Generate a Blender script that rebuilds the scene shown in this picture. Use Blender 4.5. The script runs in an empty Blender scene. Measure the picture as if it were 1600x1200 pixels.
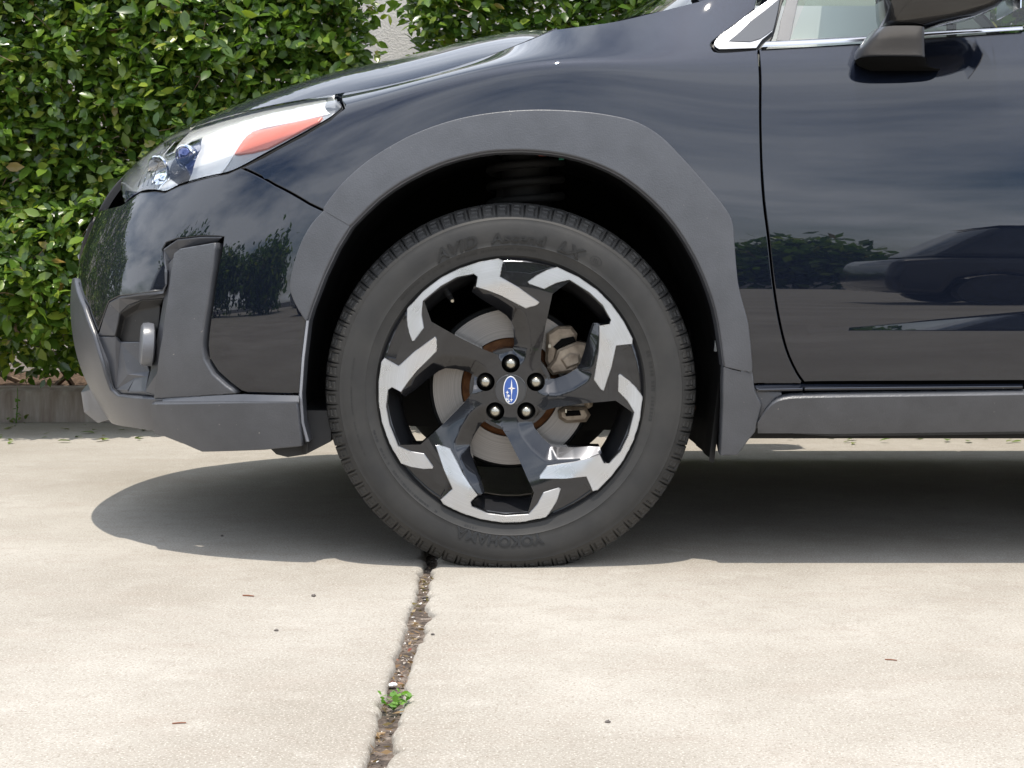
import bpy, bmesh, math, random
import numpy as np
from mathutils import Vector, Matrix
from mathutils.bvhtree import BVHTree
from mathutils.geometry import delaunay_2d_cdt, barycentric_transform
R = math.radians
random.seed(7); rng = np.random.default_rng(7)
scene = bpy.context.scene
COL = scene.collection

# ------------------------------------------------------------------ camera
F = 2520.0; D0 = 3.0; PITCH = math.atan(180 / F); CAMH = 0.5618      # focal length in photo pixels, metres
CAM = np.array([0.0024, -D0, CAMH])
cam = bpy.data.cameras.new('camera'); cam_o = bpy.data.objects.new('camera', cam); COL.objects.link(cam_o)
cam.sensor_width = 36; cam.lens = F / 1600 * 36; cam.clip_end = 2000; cam.clip_start = .05
cam_o.location = CAM; cam_o.rotation_euler = (math.pi / 2 - PITCH, 0, 0)
scene.camera = cam_o
# ------------------------------------------------------------------ sky, sun, exposure
SUN_EL, SUN_AZ = R(77), R(180)            # azimuth: 180 = from the camera side (-Y)
w = bpy.data.worlds.new('World'); scene.world = w; w.use_nodes = True
nt = w.node_tree; nt.nodes.clear()
def N(t, **k):
    n = nt.nodes.new(t)
    for a, b in k.items(): setattr(n, a, b)
    return n
sky = N('ShaderNodeTexSky', sky_type='NISHITA', sun_disc=False, sun_elevation=SUN_EL, sun_rotation=R(180))
geo = N('ShaderNodeTexCoord'); sep = N('ShaderNodeSeparateXYZ'); nt.links.new(geo.outputs['Generated'], sep.inputs[0])
zc = N('ShaderNodeMath', operation='MAXIMUM'); nt.links.new(sep.outputs[2], zc.inputs[0]); zc.inputs[1].default_value = 0
za = N('ShaderNodeMath', operation='ADD'); nt.links.new(zc.outputs[0], za.inputs[0]); za.inputs[1].default_value = .22
dv = N('ShaderNodeVectorMath', operation='DIVIDE'); cmb = N('ShaderNodeCombineXYZ')
for i in range(3): nt.links.new(za.outputs[0], cmb.inputs[i])
nt.links.new(geo.outputs['Generated'], dv.inputs[0]); nt.links.new(cmb.outputs[0], dv.inputs[1])
noi = N('ShaderNodeTexNoise'); noi.inputs['Scale'].default_value = 1.15; noi.inputs['Detail'].default_value = 7; noi.inputs['Roughness'].default_value = .55
cof = N('ShaderNodeVectorMath', operation='ADD'); nt.links.new(dv.outputs[0], cof.inputs[0]); cof.inputs[1].default_value = (7.3, 4.9, 2.0)
nt.links.new(cof.outputs[0], noi.inputs['Vector'])
cr = N('ShaderNodeValToRGB'); cr.color_ramp.elements[0].position = .33; cr.color_ramp.elements[1].position = .58
nt.links.new(noi.outputs[0], cr.inputs[0])
mx = N('ShaderNodeMix', data_type='RGBA'); nt.links.new(cr.outputs[0], mx.inputs[0]); nt.links.new(sky.outputs[0], mx.inputs[6])
mx.inputs[7].default_value = (11.4, 12.1, 13.3, 1)                     # sunlit cloud, in the sky texture's units
bg = N('ShaderNodeBackground'); bg.inputs[1].default_value = .15
nt.links.new(mx.outputs[2], bg.inputs[0]); out = N('ShaderNodeOutputWorld'); nt.links.new(bg.outputs[0], out.inputs[0])
sl = bpy.data.lights.new('sun', 'SUN'); sl.energy = 3.9; sl.angle = R(.5); sl.color = (1, .93, .83)
so = bpy.data.objects.new('sun', sl); COL.objects.link(so)
sdir = Vector((-.02, -math.cos(SUN_EL), math.sin(SUN_EL)))          # towards the sun
so.rotation_euler = sdir.to_track_quat('Z', 'Y').to_euler(); so.location = (0, -2, 12)
scene.view_settings.view_transform = 'Standard'; scene.view_settings.look = 'None'
scene.view_settings.exposure = .20; scene.view_settings.gamma = 1
scene.cycles.use_denoising = True
scene.cycles.max_bounces = 8; scene.cycles.transparent_max_bounces = 12
scene.cycles.caustics_reflective = False; scene.cycles.caustics_refractive = False

# ------------------------------------------------------------------ photo pixel -> direction
FWD = np.array([0, math.cos(PITCH), -math.sin(PITCH)]); UPV = np.array([0, math.sin(PITCH), math.cos(PITCH)])
def ray(px, py):
    d = np.array([1.0, 0, 0]) * (px - 800) / F + UPV * (600 - py) / F + FWD
    return d / np.linalg.norm(d)
def on_y(px, py, Y):
    d = ray(px, py); return CAM + d * (Y - CAM[1]) / d[1]
def on_z(px, py, Z=0.0):
    d = ray(px, py); return CAM + d * (Z - CAM[2]) / d[2]

# ------------------------------------------------------------------ materials
MATS = {}
def mat(name, color=(.5, .5, .5), rough=.5, metal=0, spec=.5, coat=0, coat_rough=.03, **kw):
    m = bpy.data.materials.new(name); m.use_nodes = True; MATS[name] = m
    b = m.node_tree.nodes['Principled BSDF']
    b.inputs['Base Color'].default_value = (*color, 1); b.inputs['Roughness'].default_value = rough
    b.inputs['Metallic'].default_value = metal; b.inputs['Specular IOR Level'].default_value = spec
    b.inputs['Coat Weight'].default_value = coat; b.inputs['Coat Roughness'].default_value = coat_rough
    for k, v in kw.items(): b.inputs[k.replace('_', ' ')].default_value = v
    return m
class G:                                                             # small node-graph helper
    def __init__(s, m): s.t = m.node_tree; s.b = s.t.nodes.get('Principled BSDF')
    def n(s, ty, ins={}, **k):
        n = s.t.nodes.new(ty)
        for a, v in k.items(): setattr(n, a, v)
        for a, v in ins.items():
            if hasattr(v, 'links'): s.t.links.new(v, n.inputs[a])
            else: n.inputs[a].default_value = v
        return n
    def pos(s, sc=(1, 1, 1), obj=False):
        o = s.n('ShaderNodeTexCoord').outputs['Object'] if obj else s.n('ShaderNodeNewGeometry').outputs['Position']
        return s.n('ShaderNodeMapping', {'Vector': o, 'Scale': sc}).outputs[0]
    def noise(s, vec, scale, detail=3, rough=.5): return s.n('ShaderNodeTexNoise', {'Vector': vec, 'Scale': scale, 'Detail': detail, 'Roughness': rough}).outputs[0]
    def ramp(s, f, stops):
        r = s.n('ShaderNodeValToRGB', {'Fac': f}); e = r.color_ramp.elements
        while len(e) < len(stops): e.new(.5)
        for q, (p, c) in zip(e, stops): q.position = p; q.color = (*c, 1) if len(c) == 3 else c
        return r.outputs[0]
    def mix(s, f, a, b, blend='MIX'):
        n = s.n('ShaderNodeMix', data_type='RGBA', blend_type=blend)
        for i, v in ((0, f), (6, a), (7, b)):
            if hasattr(v, 'links'): s.t.links.new(v, n.inputs[i])
            else: n.inputs[i].default_value = v if i == 0 else (*v, 1)
        return n.outputs[2]
    def math(s, op, a, b=0.0): return s.n('ShaderNodeMath', {0: a, 1: b}, operation=op).outputs[0]
    def bump(s, h, strength=.3, dist=.001): s.set('Normal', s.n('ShaderNodeBump', {'Height': h, 'Strength': strength, 'Distance': dist}).outputs[0])
    def set(s, k, v): s.t.links.new(v, s.b.inputs[k])
BW = lambda v: (v, v, v)

m = mat('paint', (.02, .024, .036), .30, .85, .0, 1, .010, Coat_IOR=1.66); g = G(m)
fl = g.noise(g.pos(), 900, 1); g.set('Base Color', g.ramp(fl, [(.3, (.0035, .005, .009)), (.7, (.011, .0145, .026))]))
g.b.inputs['Roughness'].default_value = .50
sz = g.n('ShaderNodeSeparateXYZ', {0: g.n('ShaderNodeNewGeometry').outputs['Position']}).outputs[2]; lowm = g.n('ShaderNodeMapRange', {0: sz, 1: .30, 2: .62, 3: .60, 4: .80}).outputs[0]
spk = g.math('GREATER_THAN', g.noise(g.pos(), 95, 2, .5), g.math('ADD', lowm, .15)); g.set('Base Color', g.mix(spk, g.b.inputs['Base Color'].links[0].from_socket, (.35, .33, .30))); g.set('Metallic', g.math('SUBTRACT', .85, g.math('MULTIPLY', spk, .85)))
def plastic(name, c, rough, dots=0, spec=.45):
    m = mat(name, c, rough, 0, spec); g = G(m); p = g.pos()
    nz = g.noise(p, 14, 5, .6); g.set('Base Color', g.mix(g.ramp(nz, [(.35, BW(0)), (.75, BW(1))]), tuple(x * .88 for x in c), tuple(x * 1.18 for x in c)))
    sp = g.noise(p, 170, 2); col = g.b.inputs['Base Color'].links[0].from_socket
    g.set('Base Color', g.mix(g.ramp(sp, [(.755, BW(0)), (.78, BW(.6))]), col, (.30, .28, .25)))
    v = g.n('ShaderNodeTexVoronoi', {'Vector': p, 'Scale': 330 if dots else 700}).outputs['Distance']
    g.bump(v, .35 if dots else .2, .0006)
    return m
plastic('plastic', (.068, .071, .080), .38, 1, .6)
plastic('plastic_smooth', (.062, .065, .075), .33, 0, .6)
plastic('plastic_black', (.016, .016, .017), .5)
mat('liner_black', (.010, .010, .010), .75)
mat('gap_black', (.003, .003, .003), .9, spec=.1)
mat('rubber_seal', (.012, .012, .013), .5)
mat('chrome', (.86, .87, .89), .13, 1)
m = mat('trim_satin', (.55, .55, .56), .13, 1); 
m = mat('rubber', (.045, .045, .047), .62, 0, .42); g = G(m)
g.set('Base Color', g.ramp(g.noise(g.pos(), 9, 5, .6), [(.3, (.020, .020, .020)), (.72, (.042, .040, .037))])); g.bump(g.noise(g.pos(), 400, 2), .12, .0006)
mat('rubber_letter', (.011, .011, .011), .42, 0, .5)
mat('rim_dark', (.017, .018, .022), .22, .7, .6, 1, .02)
m = mat('rim_silver', (.70, .71, .73), .30, 1); g = G(m); po = g.pos(obj=True); rr_ = g.n('ShaderNodeVectorMath', {0: g.n('ShaderNodeVectorMath', {0: po, 1: (1, 0, 1)}, operation='MULTIPLY').outputs[0]}, operation='LENGTH').outputs['Value']
ln = g.noise(g.n('ShaderNodeCombineXYZ', {0: g.math('MULTIPLY', rr_, 900.0)}).outputs[0], 1, 3); g.set('Base Color', g.mix(g.ramp(ln, [(.3, BW(0)), (.7, BW(1))]), (.48, .49, .51), (.68, .69, .71))); g.bump(ln, .08, .0003); g.set('Roughness', g.ramp(g.noise(g.pos(), 18, 4), [(.35, BW(.24)), (.7, BW(.40))]))
mat('barrel', (.035, .036, .04), .3, .5, .5, .6, .08)
m = mat('disc', (.52, .50, .48), .42, 1); g = G(m)
vv = g.n('ShaderNodeVectorMath', {0: g.pos((1, 0, 1)), 1: (0, 0, .334)}, operation='DISTANCE').outputs['Value']
w1 = g.noise(g.n('ShaderNodeCombineXYZ', {0: g.math('MULTIPLY', vv, 620.0)}).outputs[0], 1, 4)
g.set('Base Color', g.mix(g.ramp(w1, [(.3, BW(0)), (.7, BW(1))]), (.16, .15, .14), (.32, .30, .285)))
m = mat('rust', (.25, .09, .03), .85, 0, .2); g = G(m)
g.set('Base Color', g.ramp(g.noise(g.pos(), 60, 5), [(.3, (.075, .030, .014)), (.7, (.19, .085, .035))]))
m = mat('caliper', (.30, .25, .19), .6, .35); g = G(m)
g.set('Base Color', g.ramp(g.noise(g.pos(), 45, 5), [(.3, (.16, .12, .085)), (.7, (.42, .35, .27))]))
mat('cast_iron', (.07, .055, .045), .7, .3)
mat('nut_steel', (.42, .40, .34), .28, 1)
mat('emblem_blue', (.012, .075, .33), .2, .1, .6, 1)
mat('emblem_white', (.82, .84, .86), .25, .3)
mat('emblem_copper', (.5, .2, .1), .3, .4)
mat('amber', (.70, .20, .15), .28, 0, .5, .5)
mat('house_white', (.90, .91, .92), .22, .35, .6)
mat('house_chrome', (.86, .88, .90), .10, 1)
mat('house_grey', (.33, .35, .38), .3, .3)
mat('proj_blue', (.03, .05, .17), .08, .6, .6, 1)
mat('proj_dark', (.02, .02, .024), .25)
mat('seat_fabric', (.34, .36, .35), .8)
mat('cabin_pale', (.78, .80, .78), .7)
mat('paint_green', (.02, .22, .14), .5); mat('paint_red', (.55, .09, .05), .5)
def thin_glass(name, tint, ior=1.5, extra=0.0, rough=0.0):
    m = bpy.data.materials.new(name); m.use_nodes = True; MATS[name] = m; t = m.node_tree; t.nodes.clear(); g = G(m)
    tr = g.n('ShaderNodeBsdfTransparent', {'Color': (*tint, 1)}); gl = g.n('ShaderNodeBsdfGlossy', {'Color': (1, 1, 1, 1), 'Roughness': rough})
    fr = g.n('ShaderNodeFresnel', {'IOR': ior}); f = g.math('ADD', fr.outputs[0], extra)
    ms = g.n('ShaderNodeMixShader', {0: f, 1: tr.outputs[0], 2: gl.outputs[0]}); o = g.n('ShaderNodeOutputMaterial', {0: ms.outputs[0]})
    return m
thin_glass('lens', (.98, .985, .985), 1.38)
thin_glass('window', (.80, .88, .85), 1.55)

m = mat('concrete', (.46, .43, .38), .85, 0, .25); g = G(m); p = g.pos()
big = g.noise(p, 1.1, 6, .65); c1 = g.mix(g.ramp(big, [(.36, BW(0)), (.66, BW(1))]), (.300, .272, .230), (.430, .402, .355))
c1 = g.mix(g.ramp(g.noise(g.pos((2.4, 6, 1)), 1.7, 7, .7), [(.50, BW(0)), (.74, BW(.45))]), c1, (.310, .260, .215))          # rusty tyre and water stains
c1 = g.mix(g.ramp(g.noise(p, 7, 6, .75), [(.56, BW(0)), (.76, BW(.5))]), c1, (.54, .51, .46))
c1 = g.mix(g.ramp(g.noise(p, 24, 5, .7), [(.52, BW(0)), (.72, BW(.45))]), c1, (.27, .235, .195))
fine = g.noise(p, 200, 4, .75); c1 = g.mix(g.ramp(fine, [(.35, BW(.75)), (.47, BW(0))]), c1, (.185, .15, .115))
c1 = g.mix(g.ramp(g.noise(p, 310, 2), [(.56, BW(0)), (.70, BW(.7))]), c1, (.62, .58, .51))
pit = g.n('ShaderNodeTexVoronoi', {'Vector': g.n('ShaderNodeVectorMath', {0: p, 1: g.n('ShaderNodeTexNoise', {'Vector': p, 'Scale': 60.0}).outputs['Color']}, operation='ADD').outputs[0], 'Scale': 30.0, 'Randomness': 1.0}).outputs['Distance']
pm = g.math('MULTIPLY', g.ramp(pit, [(.05, BW(1)), (.09, BW(0))]), g.ramp(g.noise(p, 3, 2), [(.45, BW(0)), (.6, BW(1))]))
c1 = g.mix(pm, c1, (.085, .07, .058))
g.set('Base Color', c1); g.bump(g.math('SUBTRACT', g.math('ADD', fine, g.math('MULTIPLY', g.noise(g.pos((20, 90, 1)), 3, 3), .4)), pm), .55, .0018)
m = mat('kerb_concrete', (.30, .26, .22), .9, 0, .2); g = G(m); p = g.pos()
g.set('Base Color', g.mix(g.ramp(g.noise(g.pos((14, 14, 1.2)), 1.5, 5, .7), [(.35, BW(0)), (.7, BW(1))]), (.25, .20, .165), (.44, .395, .345))); g.bump(g.noise(p, 120, 4), .5, .003)
m = mat('soil', (.10, .07, .05), .95, 0, .1); g = G(m); g.set('Base Color', g.ramp(g.noise(g.pos(), 60, 5, .7), [(.3, (.035, .024, .018)), (.7, (.20, .14, .10))])); g.bump(g.noise(g.pos(), 70, 5), 1, .02)
m = mat('stucco', (.62, .58, .53), .9, 0, .2); g = G(m); g.set('Base Color', g.ramp(g.noise(g.pos(), 3, 6, .7), [(.3, (.56, .52, .47)), (.7, (.68, .65, .60))])); g.bump(g.noise(g.pos(), 110, 4, .6), .8, .006)
m = mat('asphalt', (.055, .052, .05), .9, 0, .3); g = G(m); g.set('Base Color', g.ramp(g.noise(g.pos(), 40, 4), [(.3, (.04, .038, .036)), (.7, (.075, .07, .066))]))
def leafmat(name, stops, gloss=.26, trans=.34):
    m = mat(name, (.05, .1, .02), gloss, 0, .55); g = G(m)
    r = g.math('FRACT', g.math('ADD', g.n('ShaderNodeNewGeometry').outputs['Random Per Island'], g.n('ShaderNodeObjectInfo').outputs['Random']))
    col = g.ramp(r, stops); col = g.mix(g.ramp(g.noise(g.pos(), 2.2, 3), [(.35, BW(0)), (.7, BW(.5))]), col, (.085, .16, .02))
    g.set('Base Color', col)
    tl = g.n('ShaderNodeBsdfTranslucent', {'Color': g.mix(1.0, col, (1.5, 1.7, .6), 'MULTIPLY')})
    o = g.t.nodes['Material Output']; ms = g.n('ShaderNodeMixShader', {0: trans, 1: g.b.outputs[0], 2: tl.outputs[0]}); g.t.links.new(ms.outputs[0], o.inputs[0])
    return m
leafmat('leaf', [(0, (.030, .068, .014)), (.30, (.062, .122, .020)), (.58, (.112, .190, .028)), (.82, (.19, .28, .040)), (.97, (.32, .38, .06)), (1, (.26, .15, .05))])
leafmat('sprout', [(0, (.10, .24, .03)), (1, (.18, .34, .06))], .45, .35)
leafmat('dry_leaf', [(0, (.16, .085, .04)), (.5, (.28, .18, .09)), (.8, (.40, .30, .18)), (1, (.24, .06, .04))], .7, .15)
leafmat('fallen_green', [(0, (.10, .16, .03)), (.6, (.17, .23, .05)), (1, (.26, .20, .08))], .5, .15)
m = mat('bark', (.16, .11, .075), .85); g = G(m); g.set('Base Color', g.ramp(g.noise(g.pos(), 50, 4), [(.3, (.09, .06, .04)), (.7, (.27, .20, .14))]))
mat('twig', (.20, .13, .085), .8)
m = mat('pebble', (.5, .48, .45), .8); g = G(m); g.set('Base Color', g.ramp(g.n('ShaderNodeNewGeometry').outputs['Random Per Island'], [(0, (.09, .075, .06)), (.35, (.25, .17, .11)), (.6, (.42, .36, .30)), (.85, (.66, .63, .58)), (1, (.80, .78, .75))]))
mat('car_white', (.75, .76, .77), .3, 0, .5, 1); mat('car_silver', (.30, .31, .32), .3, .6, .5, 1); mat('car_black', (.012, .012, .014), .3, .3, .5, 1)
plastic('plastic_mid', (.13, .135, .15), .30, 0, .6); plastic('plastic_silver', (.30, .31, .34), .30, 0, .6); plastic('plastic_dark_grey', (.10, .105, .115), .4); mat('mirror_grey', (.15, .153, .165), .28, .5, .5, .8, .05); mat('mirror_dark', (.010, .010, .011), .15, .2, .5, .6, .05)
mat('plastic_cap', (.035, .036, .039), .3, .1, .5, .5, .1); mat('rust_dark', (.09, .045, .03), .85)
m = mat('joint_dust', (.3, .26, .21), .95); g = G(m); g.set('Base Color', g.ramp(g.noise(g.pos(), 45, 5, .7), [(.38, (.045, .034, .027)), (.55, (.15, .115, .09)), (.72, (.36, .32, .28))])); g.bump(g.noise(g.pos(), 120, 4), 1, .01)
mat('dry_twig', (.22, .09, .05), .8); mat('pebble_dark', (.12, .105, .095), .85); mat('stone_white', (.72, .71, .69), .8)
mat('window_frit', (.10, .105, .115), .06, 0, .6); mat('dark_glass', (.012, .015, .018), .05, 0, .6); mat('pole_wood', (.13, .10, .075), .85)

# ------------------------------------------------------------------ mesh helpers
def link(name, me, mats, parent=None, smooth=None, loc=None):
    o = bpy.data.objects.new(name, me); COL.objects.link(o)
    for q in ([mats] if isinstance(mats, str) else mats): me.materials.append(MATS[q])
    if parent is not None: o.parent = parent
    if smooth is not None:
        me.polygons.foreach_set('use_smooth', [True] * len(me.polygons)); me.set_sharp_from_angle(angle=R(smooth))
    if loc is not None: o.location = loc
    return o
def pyd(name, v, f, mats, parent=None, smooth=None, mi=None, normals=None):
    me = bpy.data.meshes.new(name); me.from_pydata([tuple(map(float, q)) for q in v], [], [tuple(map(int, q)) for q in f])
    if mi is not None: me.polygons.foreach_set('material_index', mi)
    me.update(); o = link(name, me, mats, parent, smooth)
    if normals is not None:
        me.polygons.foreach_set('use_smooth', [True] * len(me.polygons)); me.normals_split_custom_set_from_vertices([tuple(map(float, q)) for q in normals])
    return o
def empty(name, loc=(0, 0, 0), parent=None):
    o = bpy.data.objects.new(name, None); COL.objects.link(o); o.location = loc; o.empty_display_size = .1
    if parent is not None: o.parent = parent
    return o
def tag(o, label=None, cat=None, group=None, kind=None):
    for k, v in (('label', label), ('category', cat), ('group', group), ('kind', kind)):
        if v: o[k] = v
    return o
class MB:
    def __init__(s): s.v = []; s.f = []; s.mi = []; s.m = 0
    def add(s, v, f):
        b = len(s.v); s.v += [tuple(q) for q in v]; s.f += [tuple(i + b for i in q) for q in f]; s.mi += [s.m] * len(f); return s
    def box(s, lo, hi, M_=None):
        v = [Vector((x, y, z)) for z in (lo[2], hi[2]) for y in (lo[1], hi[1]) for x in (lo[0], hi[0])]
        if M_ is not None: v = [M_ @ q for q in v]
        return s.add(v, [(0, 2, 3, 1), (4, 5, 7, 6), (0, 1, 5, 4), (2, 6, 7, 3), (0, 4, 6, 2), (1, 3, 7, 5)])
    def tube(s, pts, rad, n=6, cap=True):
        pts = [Vector(q) for q in pts]; rad = rad if hasattr(rad, '__len__') else [rad] * len(pts); v = []
        for i, q in enumerate(pts):
            d = (pts[min(i + 1, len(pts) - 1)] - pts[max(i - 1, 0)]).normalized(); a = d.orthogonal().normalized(); b = d.cross(a)
            if i: a = (pa - d * pa.dot(d)).normalized(); b = d.cross(a)
            pa = a
            v += [q + (a * math.cos(t) + b * math.sin(t)) * rad[i] for t in (k * 2 * math.pi / n for k in range(n))]
        f = [(i * n + k, i * n + (k + 1) % n, (i + 1) * n + (k + 1) % n, (i + 1) * n + k) for i in range(len(pts) - 1) for k in range(n)]
        if cap: f += [tuple(range(n - 1, -1, -1)), tuple(range((len(pts) - 1) * n, len(pts) * n))]
        return s.add(v, f)
    def lathe(s, prof, c=(0, 0, 0), n=64, axis='Y'):
        """prof: (radius, along axis)"""
        v = []
        for r_, h in prof:
            for k in range(n):
                t = 2 * math.pi * k / n; x, z = r_ * math.cos(t), r_ * math.sin(t)
                p = (x, h, z) if axis == 'Y' else ((h, x, z) if axis == 'X' else (x, z, h))
                v.append((p[0] + c[0], p[1] + c[1], p[2] + c[2]))
        f = [(i * n + k, i * n + (k + 1) % n, (i + 1) * n + (k + 1) % n, (i + 1) * n + k) for i in range(len(prof) - 1) for k in range(n)]
        return s.add(v, f)
    def prism(s, poly, y0, y1, bev=0):
        """XZ polygon extruded along Y, y0 = front (towards camera); bev chamfers the front edge"""
        n = len(poly); A = np.array(poly, float)
        if ((A[:, 0] * np.roll(A[:, 1], -1) - np.roll(A[:, 0], -1) * A[:, 1]).sum()) < 0: A = A[::-1]
        rings = []
        if bev:
            d1 = A - np.roll(A, 1, 0); d2 = np.roll(A, -1, 0) - A
            nn = lambda d: np.stack([d[:, 1], -d[:, 0]], 1) / np.maximum(np.linalg.norm(d, axis=1, keepdims=True), 1e-9)
            o = nn(d1) + nn(d2); o /= np.maximum((o * o).sum(1, keepdims=True) / 2, .5); rings.append((A - o * bev, y0)); rings.append((A, y0 + bev))
        else: rings.append((A, y0))
        rings.append((A, y1)); v = [(q[0], y, q[1]) for P, y in rings for q in P]
        f = [tuple(range(n))] + [tuple(reversed(range((len(rings) - 1) * n, len(rings) * n)))]
        f += [(i * n + k, (i + 1) * n + k, (i + 1) * n + (k + 1) % n, i * n + (k + 1) % n) for i in range(len(rings) - 1) for k in range(n)]
        return s.add(v, f)
    def obj(s, name, mats, parent=None, smooth=None): return pyd(name, s.v, s.f, mats, parent, smooth, s.mi)
def cr_(pts, n=6, closed=False):
    """Catmull-Rom through 2-D / 3-D points"""
    P = [np.array(q, float) for q in pts]; m_ = len(P); o = []
    for i in range(m_ if closed else m_ - 1):
        g_ = (lambda k: P[k % m_]) if closed else (lambda k: P[min(max(k, 0), m_ - 1)])
        a, b, c, d = g_(i - 1), g_(i), g_(i + 1), g_(i + 2)
        for k in range(n):
            t = k / n; o.append(tuple(.5 * (2 * b + (c - a) * t + (2 * a - 5 * b + 4 * c - d) * t * t + (3 * b - a - 3 * c + d) * t ** 3)))
    if not closed: o.append(tuple(P[-1]))
    return o
def inpoly(P, poly):
    P = np.asarray(P, float); A = np.asarray(poly, float); B = np.roll(A, -1, 0); r_ = np.zeros(len(P), bool)
    for a, b in zip(A, B):
        if a[1] == b[1]: continue
        c = (a[1] > P[:, 1]) != (b[1] > P[:, 1])
        r_ ^= c & (P[:, 0] < (b[0] - a[0]) * (P[:, 1] - a[1]) / (b[1] - a[1]) + a[0])
    return r_
def segdist(P, A, B):
    d = B - A; t = np.clip(((P - A) @ d) / max(d @ d, 1e-12), 0, 1); return np.linalg.norm(P - A - t[:, None] * d, axis=1)
def cdt(loops, step, feats=(), jitter=0, margin=.45):
    """triangulate the region inside loops[0] minus the other loops; returns 2-D verts, triangles"""
    V = []; E = []
    for L in loops:
        b = len(V); V += [tuple(q) for q in L]; E += [(b + i, b + (i + 1) % len(L)) for i in range(len(L))]
    for L in feats:
        b = len(V); V += [tuple(q) for q in L]; E += [(b + i, b + i + 1) for i in range(len(L) - 1)]
    A = np.array(loops[0]); lo, hi = A.min(0), A.max(0)
    gx, gy = np.meshgrid(np.arange(lo[0], hi[0], step), np.arange(lo[1], hi[1], step)); gx = gx + (np.arange(gx.shape[0]) % 2)[:, None] * step / 2
    P = np.stack([gx.ravel(), gy.ravel()], 1)
    if len(P):
        k = inpoly(P, loops[0])
        for L in loops[1:]: k &= ~inpoly(P, L)
        P = P[k]
        for L in list(loops):
            L = np.array(L)
            for i in range(len(L)): P = P[segdist(P, L[i], L[(i + 1) % len(L)]) > step * margin]
        for L in feats:
            L = np.array(L)
            for i in range(len(L) - 1): P = P[segdist(P, L[i], L[i + 1]) > step * margin]
    V += [tuple(q) for q in P]
    r_ = delaunay_2d_cdt([Vector(q) for q in V], E, [], 0, 1e-7)
    v = np.array([(q.x, q.y) for q in r_[0]]); f = [t for t in r_[2] if len(t) == 3]
    c = np.array([(v[t[0]] + v[t[1]] + v[t[2]]) / 3 for t in f]); k = inpoly(c, loops[0])
    for L in loops[1:]: k &= ~inpoly(c, L)
    f = [t for t, q in zip(f, k) if q]
    return v, f
def densify(L, step):
    o = []
    for i in range(len(L)):
        a, b = np.array(L[i], float), np.array(L[(i + 1) % len(L)], float); n = max(1, int(np.linalg.norm(b - a) / step))
        o += [tuple(a + (b - a) * k / n) for k in range(n)]
    return o

# ================================================================== car body: one master surface, panels cut out of it
YC = .885                                            # centre plane of the car; the near tyre's outer face is Y = 0
SX = np.array([-1.0, -.75, -.5, -.25, 0, .2, .4, .7, 1.1, 1.6, 2.2, 2.8, 3.2, 3.5])
LOW = [.17, .24, .36, .45, .51, .60]
ZT = np.array([[.17, .24, .34, .44, .51, .58, .64, .69, .735, .765, .805, .842]] * 2 + [
    LOW + [.70, .77, .815, .835, .862, .889], LOW + [.72, .81, .870, .886, .900, .909], LOW + [.73, .855, .938, .954, .968, .982],
    LOW + [.73, .85, .938, .957, .995, 1.082], LOW + [.72, .84, .908, .945, .995, 1.13], LOW + [.72, .85, .928, .955, 1.005, 1.13],
    LOW + [.72, .855, .94, .965, 1.03, 1.13]] + [LOW + [.72, .86, .945, .97, 1.045, 1.14]] * 5)
_D = [.030, .013, -.008, -.0150, -.0165, -.0158, -.0108, .0045, .022, .036, .068, .128]
YT = np.array([[.055, .03, .008, 0, 0, 0, .005, .015, .04, .07, .12, .20]] * 2 + [
    [.032, .016, -.002, -.007, -.008, -.006, .001, .015, .042, .066, .11, .18], [.030, .013, -.006, -.012, -.0135, -.013, -.009, .005, .022, .045, .09, .165],
    [.030, .013, -.008, -.015, -.0165, -.016, -.013, -.001, .010, .028, .075, .16], [.030, .013, -.008, -.015, -.0165, -.016, -.013, -.001, .012, .028, .072, .17],
    [.030, .013, -.008, -.015, -.0165, -.016, -.012, .002, .018, .032, .062, .14]] + [_D] * 4 + [
    [q + .006 for q in _D], [q + .045 for q in _D], [q + .19 for q in _D]])
NJ = np.array([-.86, -.915, -.975, -.992, -.992, -.98, -.958, -.937, -.911, -.884, -.845, -.80])   # nose position of each row
DJ = np.array([.62, .68, .74, .77, .78, .77, .77, .76, .75, .74, .72, .70])
PEXP = 2.4
def bsw(u, n):
    i = np.clip(np.floor(u).astype(int), 0, n - 2); t = u - i
    return np.stack([i - 1, i, i + 1, i + 2], -1), np.stack([(1 - t) ** 3 / 6, (3 * t ** 3 - 6 * t ** 2 + 4) / 6, (-3 * t ** 3 + 3 * t ** 2 + 3 * t + 1) / 6, t ** 3 / 6], -1)
def pad(A, ax): return np.concatenate([2 * np.take(A, [0], ax) - np.take(A, [1], ax), A, 2 * np.take(A, [-1], ax) - np.take(A, [-2], ax)], ax)
SXp, ZP, YP, NP_, DP_ = pad(SX, 0), pad(pad(ZT, 0), 1), pad(pad(YT, 0), 1), pad(NJ, 0), pad(DJ, 0)
nI, nJ = len(SX), len(NJ)
_u = np.linspace(0, nI - 1, 3000); _i, _w = bsw(_u, nI); _X = (SXp[_i + 1] * _w).sum(-1)
def row1(A, j): i, q = bsw(j, nJ); return (A[i + 1] * q).sum(-1)
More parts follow.
